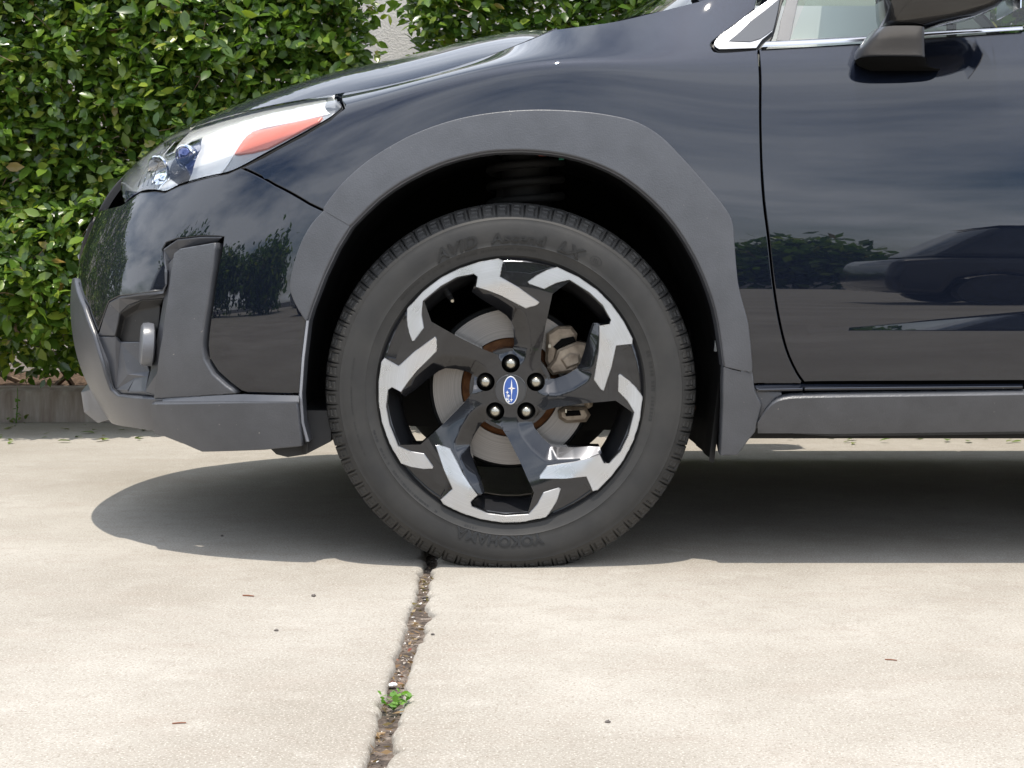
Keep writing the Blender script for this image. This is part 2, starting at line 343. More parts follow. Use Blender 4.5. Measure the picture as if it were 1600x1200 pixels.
def M(a, j):
    a, j = np.broadcast_arrays(np.asarray(a, float), np.asarray(j, float)); Nn, Dd, q = row1(NP_, j), row1(DP_, j), 2 / PEXP
    t = np.clip(a, 0, 1) * math.pi / 2; c = np.where(a >= 1, 0, np.maximum(np.cos(t), 0) ** q); s = np.where(a >= 1, 1, np.sin(t) ** q)
    X = Nn + Dd * (1 - c) + np.maximum(a - 1, 0)
    ii, wi = bsw(np.interp(X, _X, _u), nI); jj, wj = bsw(j, nJ); ix = (ii[..., :, None] + 1, jj[..., None, :] + 1); W = wi[..., :, None] * wj[..., None, :]
    Z, Y = (ZP[ix] * W).sum((-1, -2)), (YP[ix] * W).sum((-1, -2))
    zl = .447; zu = zl + np.clip(X - .55, 0, 1.2) * .085; h = np.maximum(zu - zl, 0) * math.tan(R(6))     # pressed blade low on the door
    d = np.where(Z > zu, 0, np.where(Z > zl, h * (zu - Z) / np.maximum(zu - zl, 1e-6), h * np.clip((Z - .29) / (zl - .29), 0, 1)))
    Y = Y - d * np.clip((2.2 - X) / .5, 0, 1)
    return np.stack([X, YC - (YC - Y) * s, Z], -1)
def Mn(a, j):
    e = 1e-3; a = np.asarray(a, float); j = np.asarray(j, float); a0 = np.maximum(a, 2e-3)
    du = M(a0 + e, j) - M(a0 - e, j); dv = M(a0, np.minimum(j + 5 * e, 11)) - M(a0, np.maximum(j - 5 * e, 0))
    n = np.cross(du, dv); return n / np.maximum(np.linalg.norm(n, axis=-1, keepdims=True), 1e-12)
_ga = np.concatenate([np.linspace(0, 1, 110), np.linspace(1, 3.9, 230)[1:]]); _gj = np.linspace(0, 11, 133)
_AA, _JJ = np.meshgrid(_ga, _gj, indexing='ij'); _P = M(_AA, _JJ).reshape(-1, 3); _q = len(_gj)
_tri = []
for i in range(len(_ga) - 1):
    for k in range(_q - 1): p_ = i * _q + k; _tri += [(p_, p_ + _q, p_ + _q + 1), (p_, p_ + _q + 1, p_ + 1)]
BVH = BVHTree.FromPolygons([tuple(q) for q in _P], _tri)
_AJ = np.stack([_AA.ravel(), _JJ.ravel()], 1)
def par(px, py):
    """photo pixel -> surface parameters (a, j) of the first hit of its ray on the master surface"""
    for k in range(40):
        h = BVH.ray_cast(Vector(CAM), Vector(ray(px + k * .8 * (1 if px < 800 else 0), py + (k * .8 if px >= 800 else 0))))
        if h[0] is not None: break
    else: raise ValueError('no hit %s %s' % (px, py))
    t = _tri[h[2]]; q = barycentric_transform(h[0], *[Vector(_P[i]) for i in t], *[Vector((_AJ[i][0], _AJ[i][1], 0)) for i in t])
    return (q.x, q.y)
def p3(px, py, off=0.0):
    a, j = par(px, py); return M(a, j) - ray(px, py) * off          # off > 0: proud of the surface, off < 0: recessed
def at(X, z):
    """surface parameters at a given X, z of the side"""
    jj = np.linspace(0, 11, 400)
    A = np.full_like(jj, 0.0); Nn, Dd = row1(NP_, jj), row1(DP_, jj)
    fr = np.clip((X - Nn) / Dd, 0, 1); A = np.where(fr < 1, np.arccos(np.clip(1 - fr, 0, 1) ** (PEXP / 2)) / (math.pi / 2), 1 + X - Nn - Dd)
    Z = M(A, jj)[:, 2]; return (float(np.interp(z, Z, A)), float(np.interp(z, Z, jj)))
SV = .07                                             # metric scale of j in the parameter plane
HEM = [(.0008, .0004, .3), (.0016, .0016, .75), (.0019, .004, 1), (.0019, .016, 1)]
HEM_CLAD = [(.0015, .0010, .35), (.0032, .0040, .75), (.004, .0085, .95), (.0045, .03, 1)]
HEM_FLUSH = [(.0006, .0004, .4), (.001, .0012, .9), (.001, .012, 1)]
def panel(name, path, mats, parent, off=0.0, inset=.0035, hem=HEM, step=.014, feats=(), holes=(), offf=None, mirror=True):
    def P2(L):
        o = []
        for q in L:
            a, j = (q[1], q[2]) if q[0] == 'p' else par(q[0], q[1])
            o.append((a, j * SV))
        return o
    L = densify(P2(path), step * .75); c = [L[0]]
    for q in L[1:]:
        if abs(q[0] - c[-1][0]) + abs(q[1] - c[-1][1]) > 1e-4: c.append(q)
    v, f = cdt([c] + [densify(P2(h), step * .75) for h in holes], step, [P2(q) for q in feats])
    used = sorted({i for t in f for i in t}); mp = {u: k for k, u in enumerate(used)}; v = v[used]; f = [tuple(mp[i] for i in t) for t in f]
    a, j = np.clip(v[:, 0], 0, 3.9), np.clip(v[:, 1] / SV, 0, 11); n = Mn(a, j); P = M(a, j) + n * (off if offf is None else offf(a, j)[:, None])
    F_ = []
    for t in f:
        nn = np.cross(P[t[1]] - P[t[0]], P[t[2]] - P[t[0]]); F_.append(t if nn @ n[t[0]] > 0 else (t[0], t[2], t[1]))
    cnt = {}
    for t in F_:
        for e in ((t[0], t[1]), (t[1], t[2]), (t[2], t[0])): cnt[e] = 1
    B = [e for e in cnt if (e[1], e[0]) not in cnt]; ow = {}
    for a_, b_ in B:
        d = P[b_] - P[a_]; o = np.cross(d, n[a_]); o /= max(np.linalg.norm(o), 1e-9); ow[a_] = ow.get(a_, 0) + o; ow[b_] = ow.get(b_, 0) + o
    ids = list(ow); O = np.array([ow[i] for i in ids]); O /= np.maximum(np.linalg.norm(O, axis=1, keepdims=True), 1e-9)
    P = P.copy(); P[ids] -= O * inset
    V = [P]; NN = [n]; base_i = {i: i for i in ids}; prev = dict(base_i); tot = len(P)
    for dx, dz, bl in hem:
        V.append(P[ids] + O * dx - n[ids] * dz); q = n[ids] * (1 - bl) + O * bl; NN.append(q / np.linalg.norm(q, axis=1, keepdims=True))
        cur = {i: tot + k for k, i in enumerate(ids)}; tot += len(ids)
        F_ += [(a_, cur[ka], cur[kb], b_) for ka, kb, a_, b_ in ((x, y, prev[x], prev[y]) for x, y in B)]
        prev = cur
    o = pyd(name, np.concatenate(V), F_, mats, parent, None, None, np.concatenate(NN))
    if mirror: MIRROR.append(o)
    return o
MIRROR = []

car = empty('car')
tag(car, 'dark navy crossover car with grey plastic wheel arches parked beside the hedge', 'car')

# ---- outlines traced on the photograph (pixels of the 1600 x 1200 picture)
lens_low = [(194, 317), (219, 300), (243, 298), (258, 300), (281, 289), (319, 278), (356, 270), (381, 259), (412, 242), (475, 208), (516, 184), (534, 169)]
def a_at(px, j):
    aa = np.linspace(.3, 1.6, 4000); P = M(aa, np.full_like(aa, j)) - CAM; return float(np.interp(px, 800 + F * P[:, 0] / (P @ FWD), aa))
_tl = (a_at(526, 10.96) + .014, 0)
lens_top = [(536, 164), (533, 160)] + [('p', a, 10.96) for a in np.linspace(_tl[0] - .014, .20, 26)] + [('p', .20, 10.3), ('p', .205, 9.6)]
fb_gap = [(377, 262), (430, 289), (484, 319), (509, 331)]                # fender / bumper seam
clad_f_out = [(509, 331), (490, 352), (474, 381), (462, 418), (457, 449), (465, 474), (481, 501)]
clad_f_in = [(548, 353), (527, 387), (506, 431), (487, 481), (481, 501)]
clad_out = [(509, 331), (512, 321), (540, 286), (582, 250), (640, 216), (700, 193), (760, 180), (830, 174), (900, 176), (955, 183), (996, 194), (1032, 216), (1066, 250), (1100, 288), (1128, 322), (1140, 342), (1144, 360)]
clad_out2 = [(1144, 360), (1145, 380), (1150, 440), (1158, 475), (1166, 505), (1171, 550), (1173, 581)]
clad_in = [(548, 353), (592, 310), (638, 279), (692, 254), (750, 239), (795, 235), (840, 236), (885, 242), (930, 255), (975, 277), (1020, 313), (1056, 353), (1087, 403), (1110, 457), (1123, 506), (1132, 571)]
hoodgap_t = [('p', *q) for q in ()]
door_f = [(1185, 76), (1188, 120), (1188, 187), (1190, 262), (1194, 319), (1201, 375), (1208, 440), (1217, 497), (1229, 546), (1244, 580), (1256, 598)]

# ---- fender: bumper seam, arch edge, door edge, cowl, hood seam (row 11)
tail = par(536, 165); xr = par(1090, 20)
top_row = [('p', a, 10.97) for a in np.linspace(par(868, 48)[0], a_at(537, 10.97), 20)]
cr_fender = [(1180, 77), (1124, 81), (1113, 74), (1113, 66), (1128, 54), (1160, 30), (1180, 14)]
fender_path = (fb_gap[:1] + fb_gap + [(560, 338), (640, 262), (760, 215), (830, 208), (930, 220), (1000, 260), (1060, 320), (1110, 400), (1140, 480), (1150, 560), (1160, 601), (1252, 601)]
               + list(reversed(cr_(door_f, 4)))[1:] + cr_(cr_fender, 3) + [(1184, -4), (1130, -12)] + cr_([(1092, 1), (1040, 14), (1000, 24), (960, 33), (915, 39.5), (872, 45)], 3) + top_row
               + [(539, 164), (537, 170), (516, 187), (475, 211), (412, 245)])
fender = panel('front_fender', fender_path, 'paint', car, step=.011)
# ---- front door skin
blade = [('p', *at(X, .447)) for X in np.linspace(.56, 1.30, 40)]; zu_ = lambda X: .447 + (X - .55) * .085
bl = lambda f, x0: [('p', *at(X, f(X))) for X in np.linspace(x0, 1.30, 48)]
blades = [bl(lambda X: .4435, .56), bl(lambda X: .447, .56), bl(lambda X: .4488, .63), bl(lambda X: (zu_(X) + .447) / 2, .63), bl(lambda X: zu_(X) - .0018, .63), bl(zu_, .58), bl(lambda X: zu_(X) + .003, .58)]
DX1 = 1.36
door_path = cr_(door_f, 4) + [('p', *at(X, .352)) for X in np.linspace(.62, DX1, 14)] + [('p', *at(DX1, z)) for z in np.linspace(.42, 1.0, 8)] + [('p', *at(X, z)) for X, z in ((1.2, 1.028),)] + [(1600, 48), (1454, 57), (1352, 65.5), (1190, 75)]
door_path = cr_(door_f, 4) + [(1300, 597.5), (1420, 597), (1590, 596)] + [('p', *at(DX1, .352))] + [('p', *at(DX1, z)) for z in np.linspace(.45, 1.03, 8)] + [(1598, 48), (1454, 57), (1352, 65.5), (1190, 75)]
door = panel('front_door', door_path, 'paint', car, step=.013, feats=blades)
# ---- rear door and quarter (outside the frame, plain)
RX = [(2.30, .33), (2.27, .50), (2.33, .66), (2.48, .77), (2.665, .80)]
rear_door = panel('rear_door', [('p', *at(DX1 + .006, z)) for z in np.linspace(.352, 1.03, 9)] + [('p', *at(X, 1.04)) for X in np.linspace(1.6, 2.35, 5)] + [('p', *at(2.36, .72)), ('p', *at(2.26, .5)), ('p', *at(2.2, .352))], 'paint', car, step=.03)
quarter = panel('rear_quarter', [('p', *at(2.37, z)) for z in (.73, .9, 1.04)] + [('p', *at(X, 1.05)) for X in (2.7, 3.0, 3.3, 3.44)] + [('p', *at(3.44, z)) for z in (.8, .6, .4)] + [('p', *at(3.1, .32)), ('p', *at(3.06, .5)), ('p', *at(2.96, .68)), ('p', *at(2.82, .78)), ('p', *at(2.665, .81)), ('p', *at(2.5, .77))], 'paint', car, step=.03)
ang = [R(q) for q in range(200, -21, -10)]
clad_r = panel('rear_arch_cladding', [('p', *at(2.665 + .50 * math.cos(t), max(.26, .334 + .50 * math.sin(t)))) for t in ang] + [('p', *at(2.665 + .425 * math.cos(t), max(.26, .334 + .44 * math.sin(t)))) for t in reversed(ang)], 'plastic', car, .014, 0, HEM_CLAD, .03)
# ---- bumper cover (glossy), wraps round the nose to the centre line
sur_r = [(349, 371), (345, 395), (340, 418), (331, 481), (324, 538), (326, 559), (340, 581), (360, 599), (377, 612), (390, 616)]
rec_top = [(349, 371), (315, 370), (277, 374), (260, 380), (254, 390), (256, 405), (262, 425), (261, 445), (254, 456), (220, 460), (186, 464), (170, 472), (161, 497), (152, 524)]
lip_edge = [(152, 524), (136, 480), (122, 436)]
aN, jN = par(122, 436); aL, jL = par(196, 318)
bumper_path = (fb_gap[:1] + [(430, 289), (484, 319)] + clad_f_out + [(479, 520), (474, 560), (470, 616)] + [(430, 617)] + list(reversed(sur_r)) + rec_top[1:] + lip_edge[1:]
               + [('p', a, jN - .05) for a in np.linspace(aN - .03, 0.0, 8)] + [('p', 0.0, j) for j in np.linspace(jN + .3, jL - .02, 6)] + [('p', a, jL) for a in np.linspace(.03, aL - .02, 6)] + lens_low[:8])
bumper = panel('front_bumper', bumper_path, 'paint', car, step=.011)
# ---- hood: crowned sheet between row 11 and the centre line
_cr = np.array(cr_([(-.9, .008), (-.80, .010), (-.66, .040), (-.5, .070), (-.37, .093), (-.25, .100), (-.12, .100), (-.04, .091), (.02, .074), (.06, .050), (.095, .012)], 12))
def hoodP(a, wv):
    e = M(a, np.full_like(a, 11.0)); x = e[:, 0]; cw = np.clip((x + .80) / .35, 0, 1); cw = cw * cw * (3 - 2 * cw)
    crown = np.interp(x, _cr[:, 0], _cr[:, 1])
    Y = e[:, 1] + (YC - e[:, 1]) * wv; Z = e[:, 2] + crown * (1 - (1 - wv) ** 4)
    return np.stack([x, Y, Z], 1)
ha = np.concatenate([np.linspace(.004, 1, 70), np.linspace(1, par(868, 48)[0] - .0, 36)[1:]]); hw = np.linspace(.008, 1, 46) ** 1.4
V_ = []; F_ = []
for k, wv in enumerate(hw): V_.append(hoodP(ha, np.full_like(ha, wv)))
nh = len(ha); V_ = np.concatenate(V_)
F_ = [(k * nh + i, k * nh + i + 1, (k + 1) * nh + i + 1, (k + 1) * nh + i) for k in range(len(hw) - 1) for i in range(nh - 1)]
b0 = len(V_); rim = V_[:nh].copy(); rim[:, 2] -= .02; V_ = np.concatenate([V_, rim]); F_ += [(i, b0 + i, b0 + i + 1, i + 1) for i in range(nh - 1)]
hood = pyd('hood', V_, F_, 'paint', car, 50); MIRROR.append(hood)
# ---- cowl / windscreen base and greenhouse (mostly above the frame)
def arc3(pts, n=5): return cr_(pts, n)
belt = [p3(1118, 62, .0), p3(1300, 57, 0), p3(1590, 40, 0)] + [M(*at(X, 1.04)) for X in (1.6, 2.2, 2.8, 3.2)]
def greenhouse():
    xs = [.37, .62, 1.0, 1.5, 2.0, 2.6, 3.05, 3.3]
    zr = [1.07, 1.27, 1.46, 1.56, 1.575, 1.56, 1.46, 1.30]; yr = [.20, .24, .29, .31, .31, .31, .33, .34]
    v = []; f = []
    n = 9
    for x, z, y in zip(xs, zr, yr):
        for k in range(n):
            t = k / (n - 1); v.append((x + .16 * (0 if x > 1.2 else 1) * -(1 - (1 - t) ** 2) * (1.2 - x) / .84, y + (YC - y) * t, z + .045 * (1 - (1 - t) ** 2)))
    for i in range(len(xs) - 1):
        for k in range(n - 1): f.append((i * n + k, (i + 1) * n + k, (i + 1) * n + k + 1, i * n + k + 1))
    return xs, zr, yr, v, f, n
xs, zr, yr, gv, gf, gn = greenhouse()
wsf = [q for i, q in enumerate(gf) if i < 2 * (gn - 1)]; rff = [q for i, q in enumerate(gf) if i >= 2 * (gn - 1)]
def sub(v, f):
    u = sorted({i for q in f for i in q}); mp = {a: b for b, a in enumerate(u)}; return [v[i] for i in u], [tuple(mp[i] for i in q) for q in f]
ws = pyd('windscreen', *sub(gv, wsf), 'window', car, 40); MIRROR.append(ws)
rf = pyd('roof', *sub(gv, rff), 'paint', car, 40); MIRROR.append(rf)
mb = MB(); mb.tube([(x, y, z) for x, y, z in zip(xs, yr, zr)], .028, 8); pil = mb.obj('roof_pillar', 'paint', car, 60); MIRROR.append(pil)
cl_a = [p3(x_, y_, -.012) for x_, y_ in ((872, 47), (915, 42), (960, 36), (1000, 27), (1040, 17), (1090, 4))]
cv = []
for k in range(8):
    t = k / 7; cv += [(q[0] * (1 - t) + t * (q[0] * .62 - .02), q[1] + (YC - q[1]) * t, q[2] - .012 + .03 * (1 - (1 - t) ** 2)) for q in cl_a]
cowl = pyd('cowl_panel', cv, [(k * 6 + i, k * 6 + i + 1, (k + 1) * 6 + i + 1, (k + 1) * 6 + i) for k in range(7) for i in range(5)], 'plastic_black', car, 40); MIRROR.append(cowl)
# ---- quarter window beside the door mirror: chrome frame, dark seal, grey frit glass
seal = [(1113, 70), (1120, 60), (1160, 30), (1205, -4), (1232, -24), (1222, 0), (1208, 52), (1200, 66), (1181, 78), (1125, 81)]
qs = panel('quarter_window_seal', seal, 'rubber_seal', car, -.004, 0, HEM_FLUSH, .012)
qfr = panel('quarter_window_frame', cr_([(1124, 77.5), (1117.5, 73), (1118, 65), (1130, 53)], 3) + [(1165, 27), (1204, -1), (1221, -13), (1217, 2), (1206, 50), (1190, 63), (1181, 75.5)], 'trim_satin', qs, .003, 0, HEM_FLUSH, .012, mirror=False)
qgl = panel('quarter_window_glass', [(1139, 66), (1172, 36), (1218, 0), (1207, 48), (1188, 62), (1172, 67)], 'window_frit', qs, .0045, 0, HEM_FLUSH, .012, mirror=False)

# ---- wheel-arch cladding
def clad_off(a, j):
    P = M(a, j); r_ = np.hypot(P[:, 0], P[:, 2] - .334); up = np.clip(P[:, 2] - .42, 0, .2) / .2
    return .014 - .0045 * up * np.clip((r_ - .462) / .055, 0, 1)
clad_face = panel('arch_cladding', cr_(clad_out, 7) + cr_(clad_out2, 3)[1:] + [(1132, 571)] + list(reversed(cr_(clad_in, 6)))[1:], 'plastic', car, .013, .0012, HEM_CLAD, .009, offf=clad_off)
clad_front = panel('bumper_arch_cladding', cr_(clad_f_out, 3) + list(reversed(cr_(clad_f_in, 3)))[1:], 'plastic', car, .013, .0012, HEM_CLAD, .009)
# arch lip returning inwards, and the wheel-house liner
def strip(name, rows, mats, parent, smooth=40):
    n = len(rows[0]); return pyd(name, np.concatenate([np.array(q) for q in rows]), [(k * n + i, k * n + i + 1, (k + 1) * n + i + 1, (k + 1) * n + i) for k in range(len(rows) - 1) for i in range(n - 1)], mats, parent, smooth)
lip_px = [(481, 690), (473, 660), (470, 616), (474, 560), (481, 501)] + clad_f_in[::-1][1:-1] + cr_(clad_in, 2)
lip = [p3(x_, y_, -.002) for x_, y_ in lip_px]
c0 = np.array([0, 0, .36])
def shr(q, k, y): q = np.array(q); d = q - c0; d[1] = 0; L = np.linalg.norm(d); q = q - d / L * k; q[1] = y if y is not None else q[1]; return q
lipm = strip('arch_lip', [[shr(q, -.003, q[1] - .010) for q in lip], [shr(q, .004, q[1] - .008) for q in lip], [shr(q, .005, q[1] + .035) for q in lip]], 'plastic_smooth', clad_face)
ext = [np.array([-.385, 0, .215])] + lip + [np.array([.39, 0, .33]), np.array([.375, 0, .20])]
rows = [[shr(q, .003, .012) for q in ext]]
for y in np.linspace(.03, .62, 15): rows.append([shr(q, -.014 + .004 * ((int(y * 60)) % 2), y) for q in ext])
liner = strip('wheel_house_liner', rows, 'liner_black', car, 30); MIRROR.append(liner)
bk = MB(); bk.add([tuple(q) for q in rows[-1]] , [tuple(range(len(rows[-1])))]); bk_o = bk.obj('inner_wing', 'liner_black', liner); 
# inner shell behind the panel gaps
sh_path = [('p', *at(-.42, z)) for z in (.30, .5, .65)] + [('p', *at(.44 * math.cos(R(t)) * 1.06, .36 + .50 * math.sin(R(t)))) for t in range(150, -1, -15)] + [('p', *at(.47, .30)), ('p', *at(.9, .30)), ('p', *at(1.5, .30)), ('p', *at(2.1, .30)), ('p', *at(2.1, .95)), ('p', *at(1.5, .97)), ('p', *at(.9, .96)), ('p', *at(.5, .95)), ('p', *at(.3, .95)), ('p', *at(.0, .93)), ('p', *at(-.2, .88)), ('p', *at(-.36, .82)), ('p', *at(-.55, .60)), ('p', *at(-.6, .40)), ('p', *at(-.5, .30))]
panel('inner_shell', sh_path, 'gap_black', car, -.02, 0, [(0, .003, 1)], .015)
# ---- bumper pieces in grey plastic
fog = panel('fog_lamp_surround', [(340, 380.5), (336, 418), (327, 481), (319.5, 538), (322, 560), (336, 584), (356, 602), (372, 613), (310, 617), (246, 620), (252, 574), (259, 527), (267, 470), (274, 418), (277, 397), (286, 390)], 'plastic', bumper, .010, .002, HEM_CLAD, .010, mirror=False)
def facets(name, polys, mats, parent, thick=.006):
    mb = MB()
    for i, pl in enumerate(polys):
        P = [p3(*q) for q in pl]; n = len(P); mb.add(P, [tuple(range(n))])
    o = mb.obj(name, mats, parent); bm = bmesh.new(); bm.from_mesh(o.data); bmesh.ops.remove_doubles(bm, verts=bm.verts, dist=.0015); bmesh.ops.recalc_face_normals(bm, faces=bm.faces)
    av = sum((f.normal.y * f.calc_area() for f in bm.faces)); 
    if av > 0: bmesh.ops.reverse_faces(bm, faces=bm.faces)
    bm.to_mesh(o.data); bm.free(); md = o.modifiers.new('s', 'SOLIDIFY'); md.thickness = thick; md.offset = -1
    md2 = o.modifiers.new('b', 'BEVEL'); md2.width = .0022; md2.segments = 2; md2.limit_method = 'ANGLE'
    return o
E0, E1, E2 = -.001, -.030, -.058
# forward facing bevel of the surround
facets('surround_bevel', [[(277, 395, .008), (274, 418, .008), (262, 440, -.012), (259, 416, -.012)], [(274, 418, .008), (267, 470, .008), (255, 468, -.02), (262, 440, -.012)],
       [(267, 470, .008), (259, 527, .008), (245, 527, -.026), (255, 468, -.02)], [(259, 527, .008), (252, 574, .008), (235, 578, -.024), (245, 527, -.026)], [(252, 574, .008), (246, 619, .008), (226, 612, .002), (235, 578, -.024)]], 'plastic_smooth', fog)
# down-facing ledge above the recess
facets('recess_ledge', [[(347, 371.5, E0), (340, 379, -.016), (312, 383, -.018), (313, 371.5, E0)], [(313, 371.5, E0), (312, 383, -.018), (279, 391, -.020), (277, 375, E0)], [(277, 375, E0), (279, 391, -.020), (270, 412, -.026), (257, 405, E0), (255, 390, E0)],
       [(257, 405, E0), (270, 412, -.026), (263, 446, -.030), (261, 445, E0), (262, 425, E0)], [(261, 445, E0), (263, 446, -.030), (256, 466, E1), (221, 469, E1), (220, 461, E0), (254, 457, E0)], [(220, 461, E0), (221, 469, E1), (200, 477, E1), (187, 489, E1), (170, 473, E0), (186, 465, E0)],
       [(170, 473, E0), (187, 489, E1), (180, 525, E1), (153, 525, E0), (161, 498, E0)]], 'plastic_smooth', fog)
facets('fog_lamp_pocket', [[(256, 467, E1), (250, 478, E2), (215, 486, E2), (195, 497, E2), (188, 489, E1), (200, 477, E1), (221, 469, E1)], [(188, 489, E1), (195, 497, E2), (187, 533, E2), (180, 526, E1)],
       [(250, 478, E2), (246, 527, E2), (238, 580, E2), (187, 533, E2), (195, 497, E2), (215, 486, E2)]], 'plastic_black', fog)
facets('fog_lamp_sill', [[(153, 526, .0), (180, 526, E1), (187, 534, E2 + .01), (200, 585, -.03), (206, 598, -.022), (200, 609, .0), (180, 609, .004)], [(187, 534, E2 + .01), (220, 534, E2), (233, 580, -.05), (200, 585, -.03)], [(200, 585, -.03), (233, 580, -.05), (231, 588, -.03), (206, 598, -.022)],
       [(206, 598, -.022), (231, 588, -.03), (226, 612, .002), (200, 612, .002)], [(180, 609, .004), (200, 609, .0), (200, 612, .002), (226, 612, .002), (246, 619, .006), (186, 615, .006)]], 'plastic_smooth', fog)
cpos = p3(230, 538, -.012); mb = MB(); mb.lathe([(.0, -.013), (.036, -.013), (.041, -.010), (.043, 0), (.042, .010), (.037, .013), (0, .013)], (0, 0, 0), 40, 'X')
fl_o = mb.obj('fog_lamp', 'plastic_mid', fog, 40); fl_o.location = cpos; fl_o.rotation_euler = (0, R(4), R(16))
# lower lip: wraps round the nose
a_, j_ = par(117, 470)
lip_outer = [(122, 436), (117, 470), (118, 527)]
aU, jU = par(124, 437); aB, jB = par(175, 656)
lower_path = [(122, 437), (136, 480), (152, 524), (165, 567), (178, 607), (190, 617), (215, 620), (247, 622), (360, 621), (468, 620), (472, 660), (476, 692), (420, 697), (326, 698), (300, 686), (256, 671), (210, 664), (176, 657)] + [('p', a, jB) for a in np.linspace(aB - .04, 0, 8)] + [('p', 0.0, j) for j in np.linspace(jB + .3, jU - .3, 6)] + [('p', a, jU) for a in np.linspace(.02, aU - .02, 8)]
lower = panel('lower_bumper_lip', lower_path, 'plastic_smooth', bumper, .009, .001, HEM_CLAD, .012, mirror=False)
vx = np.linspace(254, 467, 16); vy = np.interp(vx, [254, 377, 467], [621.5, 616, 618.5])
val = strip('side_valance', [[p3(x_, y_, .012) for x_, y_ in zip(vx, vy)], [p3(x_, 627.5, .0228) for x_ in vx], [p3(x_, 630, .0228) for x_ in vx]], 'plastic_smooth', bumper, 20)
lb = [(123, 440), (136, 480), (152, 524), (165, 567), (178, 606), (189, 616)]
strip('lip_bevel', [[p3(x_, y_, .011) for x_, y_ in lb], [p3(max(x_ - 11, 121), y_ + 5, .0135) for x_, y_ in lb], [p3(max(x_ - 13, 121), y_ + 6, .008) for x_, y_ in lb]], 'plastic_smooth', lower)
panel('valance_face', [(250, 626), (330, 626), (468, 625), (471, 660), (475, 691), (420, 696), (327, 698), (300, 686), (270, 674), (256, 671), (251, 650)], 'plastic', bumper, .022, .001, HEM_CLAD, .012, mirror=False)
# small splitter under the nose
jS = np.linspace(0, 1, 2); ns = 26; aa = np.linspace(par(166, 640)[0], 0, ns); rows = []
jt, jb = par(150, 603)[1], par(168, 655)[1]
for k, (jj, of) in enumerate(((jt, .006), (jt - .10, .030), (jb + .35, .046), (jb + .02, .034), (jb - .05, .004))):
    tp = np.clip(np.linspace(0, 5, ns), 0, 1); rows.append(M(aa, np.full(ns, jj)) + Mn(aa, np.full(ns, jj)) * (.004 + (of - .004) * tp)[:, None])
split = strip('nose_splitter', rows, 'plastic_mid', bumper, 25)
flange = strip('arch_flange', [[p3(x_ - 2.2, y_, .014) for x_, y_ in lip_px[:5]], [p3(x_ + 1.4, y_, .016) for x_, y_ in lip_px[:5]], [p3(x_ + 2.4, y_, .004) for x_, y_ in lip_px[:5]]], 'plastic_silver', bumper)
# grille and plate area on the nose centre (seen only from further left)
gj0, gj1 = jN + .2, jL - .3
garn = panel('nose_garnish', [('p', a, jL + .05) for a in np.linspace(0, .20, 5)] + [('p', .20, 9.6), ('p', .195, 10.9)] + [('p', a, 10.95) for a in np.linspace(.17, 0, 5)], 'plastic_black', bumper, 0, .002, HEM, .014, mirror=False)
gr = panel('grille', [('p', 0.0, gj0), ('p', .12, gj0), ('p', .22, (gj0 + gj1) / 2), ('p', .24, gj1), ('p', 0.0, gj1)], 'plastic_black', bumper, .006, 0, HEM_CLAD, .02, mirror=False)
for k in range(3):
    jj = gj0 + (gj1 - gj0) * (k + 1) / 4; a2 = np.linspace(.11, 0, 10); pts = M(a2, np.full(10, jj)) + Mn(a2, np.full(10, jj)) * .012
    mb = MB(); mb.tube(pts, .008, 6); q = mb.obj('grille_bar', 'plastic_silver', bumper, 60)
panel('nose_light_stop', [('p', a, 4.0) for a in np.linspace(.03, .60, 6)] + [('p', .62, 7.0), ('p', .55, 10.4)] + [('p', a, 10.5) for a in np.linspace(.5, .03, 6)], 'liner_black', car, -.055, 0, [(0, .004, 1)], .03)  # added unseen sheet, blocks sun that would pierce the nose shadow
# ---- undertray and front liner flap
mb = MB(); mb.prism([(-.76, .235), (-.57, .222), (-.45, .222), (-.42, .207), (-.40, .207), (-.335, .23), (-.33, .27), (-.76, .27)], .42, 1.35)
tray = mb.obj('undertray', 'plastic_black', car)
flap = MB(); P = [on_y(x_, y_, .08)[[0, 2]] for x_, y_ in ((416, 690), (434, 708), (452, 712.5), (480, 708), (519, 688), (519, 640), (440, 640))]
flap.prism([tuple(q) for q in P], .06, .36); fo = flap.obj('liner_flap', 'plastic_black', car); MIRROR.append(fo)
mb = MB(); mb.box((.405, .05, .30), (.47, 1.72, .93)); mb.box((-.55, .62, .25), (.40, 1.15, .86)); mb.box((-.74, .40, .28), (-.55, 1.37, .70)); mb.obj('light_stop_boxes', 'liner_black', car)  # added boxes: stop sun leaking through the body into the ground shadow
mb = MB(); mb.box((.46, .10, .235), (2.2, 1.67, .30)); mb.box((-.33, .5, .25), (.46, 1.27, .32)); mb.box((2.2, .35, .26), (3.3, 1.42, .34)); under = mb.obj('underbody', 'liner_black', car)
